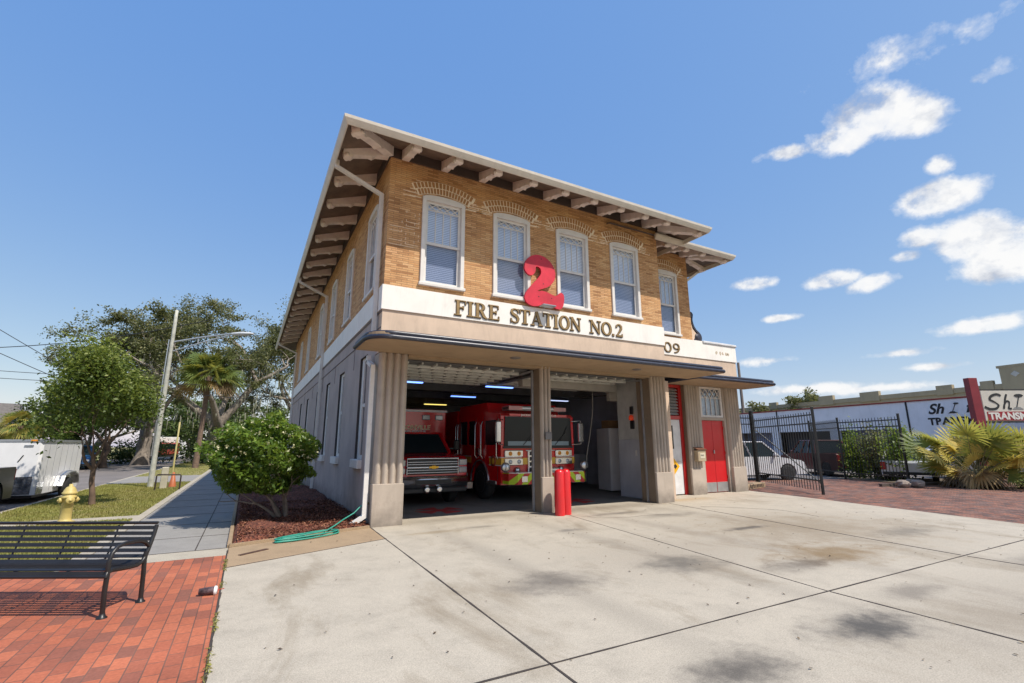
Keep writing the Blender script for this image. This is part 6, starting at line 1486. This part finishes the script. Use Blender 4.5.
for k in range(34):
    a = random.uniform(0,2*PI); el = random.uniform(-1.1,1.2); d = Vector((math.cos(a)*math.cos(el),math.sin(a)*math.cos(el),math.sin(el))); fan(V,Fc,Tn,Vector((0,0,3.3))+d*.6,d,random.uniform(.8,1.1),18,random.uniform(.2,1),.5)
fan_mesh('fronds',V,Fc,Tn,palml,P2)
# rocks and grass tuft under the palms, kerb of the planting strip
rk = M('garden_rock', (.30,.24,.20), .9, 0, .35, 4, .8, 12)
spots = [(19.3,-.95),(19.7,-1.25),(20.0,-1.0),(20.9,-2.35),(21.3,-2.5),(21.9,-2.3),(20.5,-.7),(22.8,-3.3)]
for i, (x, y) in enumerate(spots):
    r0 = random.uniform(.12,.24); b = MB(); rings = []
    for j in range(1,6):
        ph = PI*j/6; rings.append([(r0*math.sin(ph)*math.cos(t)*random.uniform(.85,1.2), r0*math.sin(ph)*math.sin(t)*random.uniform(.85,1.2), r0*.6+r0*.7*math.cos(ph)) for t in [2*PI*k/9 for k in range(9)]])
    b.loft(rings[::-1], smooth=False); tag(b.build('garden_rock', rk, None, (x,y,0)), ['small brown rock at the foot of the fan palms', 'small brown rock at the foot of the fan palms'][0], 'rock', 'rocks under the fan palms')
gt = np.column_stack([rng.normal(23.6,.5,900), rng.normal(-3.6,.25,900), rng.uniform(0,.35,900)]); g_ = leaf_mesh('grass_tuft', gt, .22, blade_m, None, None, -.2, .08); tag(g_, 'tuft of long green grass at the right edge below the sign', 'grass tuft'); 
b = MB(); b.bar((19.0,-.35,.04),(45,-7.0,.04),.12,.12); tag(b.build('planting_kerb', M('dark_kerb', (.09,.07,.06), .9)), 'dark low kerb along the front of the fan palms', 'kerb')
# ------------------------------------------------------------------ power lines
def wire(pts, r, label):
    b = MB(); a, c, sag = pts; a = Vector(a); c = Vector(c); q = []
    for i in range(25): t = i/24; p = a.lerp(c, t); p.z -= sag*4*t*(1-t); q.append(tuple(p))
    b.tube(q, r, 5); tag(b.build('power_line', blackp), label, 'power line', 'power lines over the street')
wire(((-24,33.5,13.6),(-9.5,28.2,3.9+.6),.2), .022, 'steep black cable coming down highest at the left edge')
wire(((-24,34.0,11.2),(-10.5,28.9,4.6),.2), .022, 'second steep black cable below the highest one')
wire(((-24,34.0,7.7),(-5.0,25.2,9.6),.9), .026, 'cable rising from the left edge into the treetop')
wire(((-24,34.5,7.0),(-9,29,6.0),.2), .018, 'thin cable above the roof of the tan house')
wire(((-24,34.9,6.5),(-5.5,28.5,5.7),.3), .018, 'lowest thin cable crossing behind the street lamp')
wire(((-5.5,28.5,5.0),(4.5,24.0,5.0),.3), .018, 'thin cable running from the palm towards the station')

# small litter and leaf bits on the concrete
n = 260; P = np.column_stack([rng.uniform(-2.2,11,n), rng.uniform(-9.5,.5,n), rng.uniform(.006,.012,n)])
lt = leaf_mesh('ground_litter', P, .035, leaf_mat('dry_litter', (.03,.02,.015), (.09,.06,.04), (.22,.16,.09), .0, .9), None, None, 4, .5); lt['kind'] = 'stuff'; lt['label'] = 'small dry leaf bits scattered over the concrete apron'; lt['category'] = 'litter'
n = 700; P = np.column_stack([-2.405+rng.normal(0,.012,n), rng.uniform(-9,-1.5,n), rng.uniform(.0,.02,n)]); P = P[np.sin(P[:,1]*2.1)+np.sin(P[:,1]*5.3) > .2]
wd_ = leaf_mesh('joint_weeds', P, .035, blade_m, None, None, -.2, .3); wd_['kind'] = 'stuff'; wd_['label'] = 'tiny weeds and sand in the gap along the brick pavement'; wd_['category'] = 'weeds'

# hairline cracks in the slabs
def crack(p, ang, L, seed):
    r_ = random.Random(seed); x, y = p; b = MB(); w = .0035
    for i in range(int(L/.12)):
        ang += r_.uniform(-.32,.32); nx, ny = x+.12*math.cos(ang), y+.12*math.sin(ang); px, py = -math.sin(ang)*w/2, math.cos(ang)*w/2
        b.prism([(x-px,y-py),(nx-px,ny-py),(nx+px,ny+py),(x+px,y+py)], -.002, .0035, 'z'); x, y = nx, ny
    struct('concrete_crack', b, dark)
crack((4.6,-1.0), -1.2, 2.2, 5); crack((8.3,-1.0), -.7, 3.0, 8); crack((9.0,-7.2), -2.4, 2.4, 9)
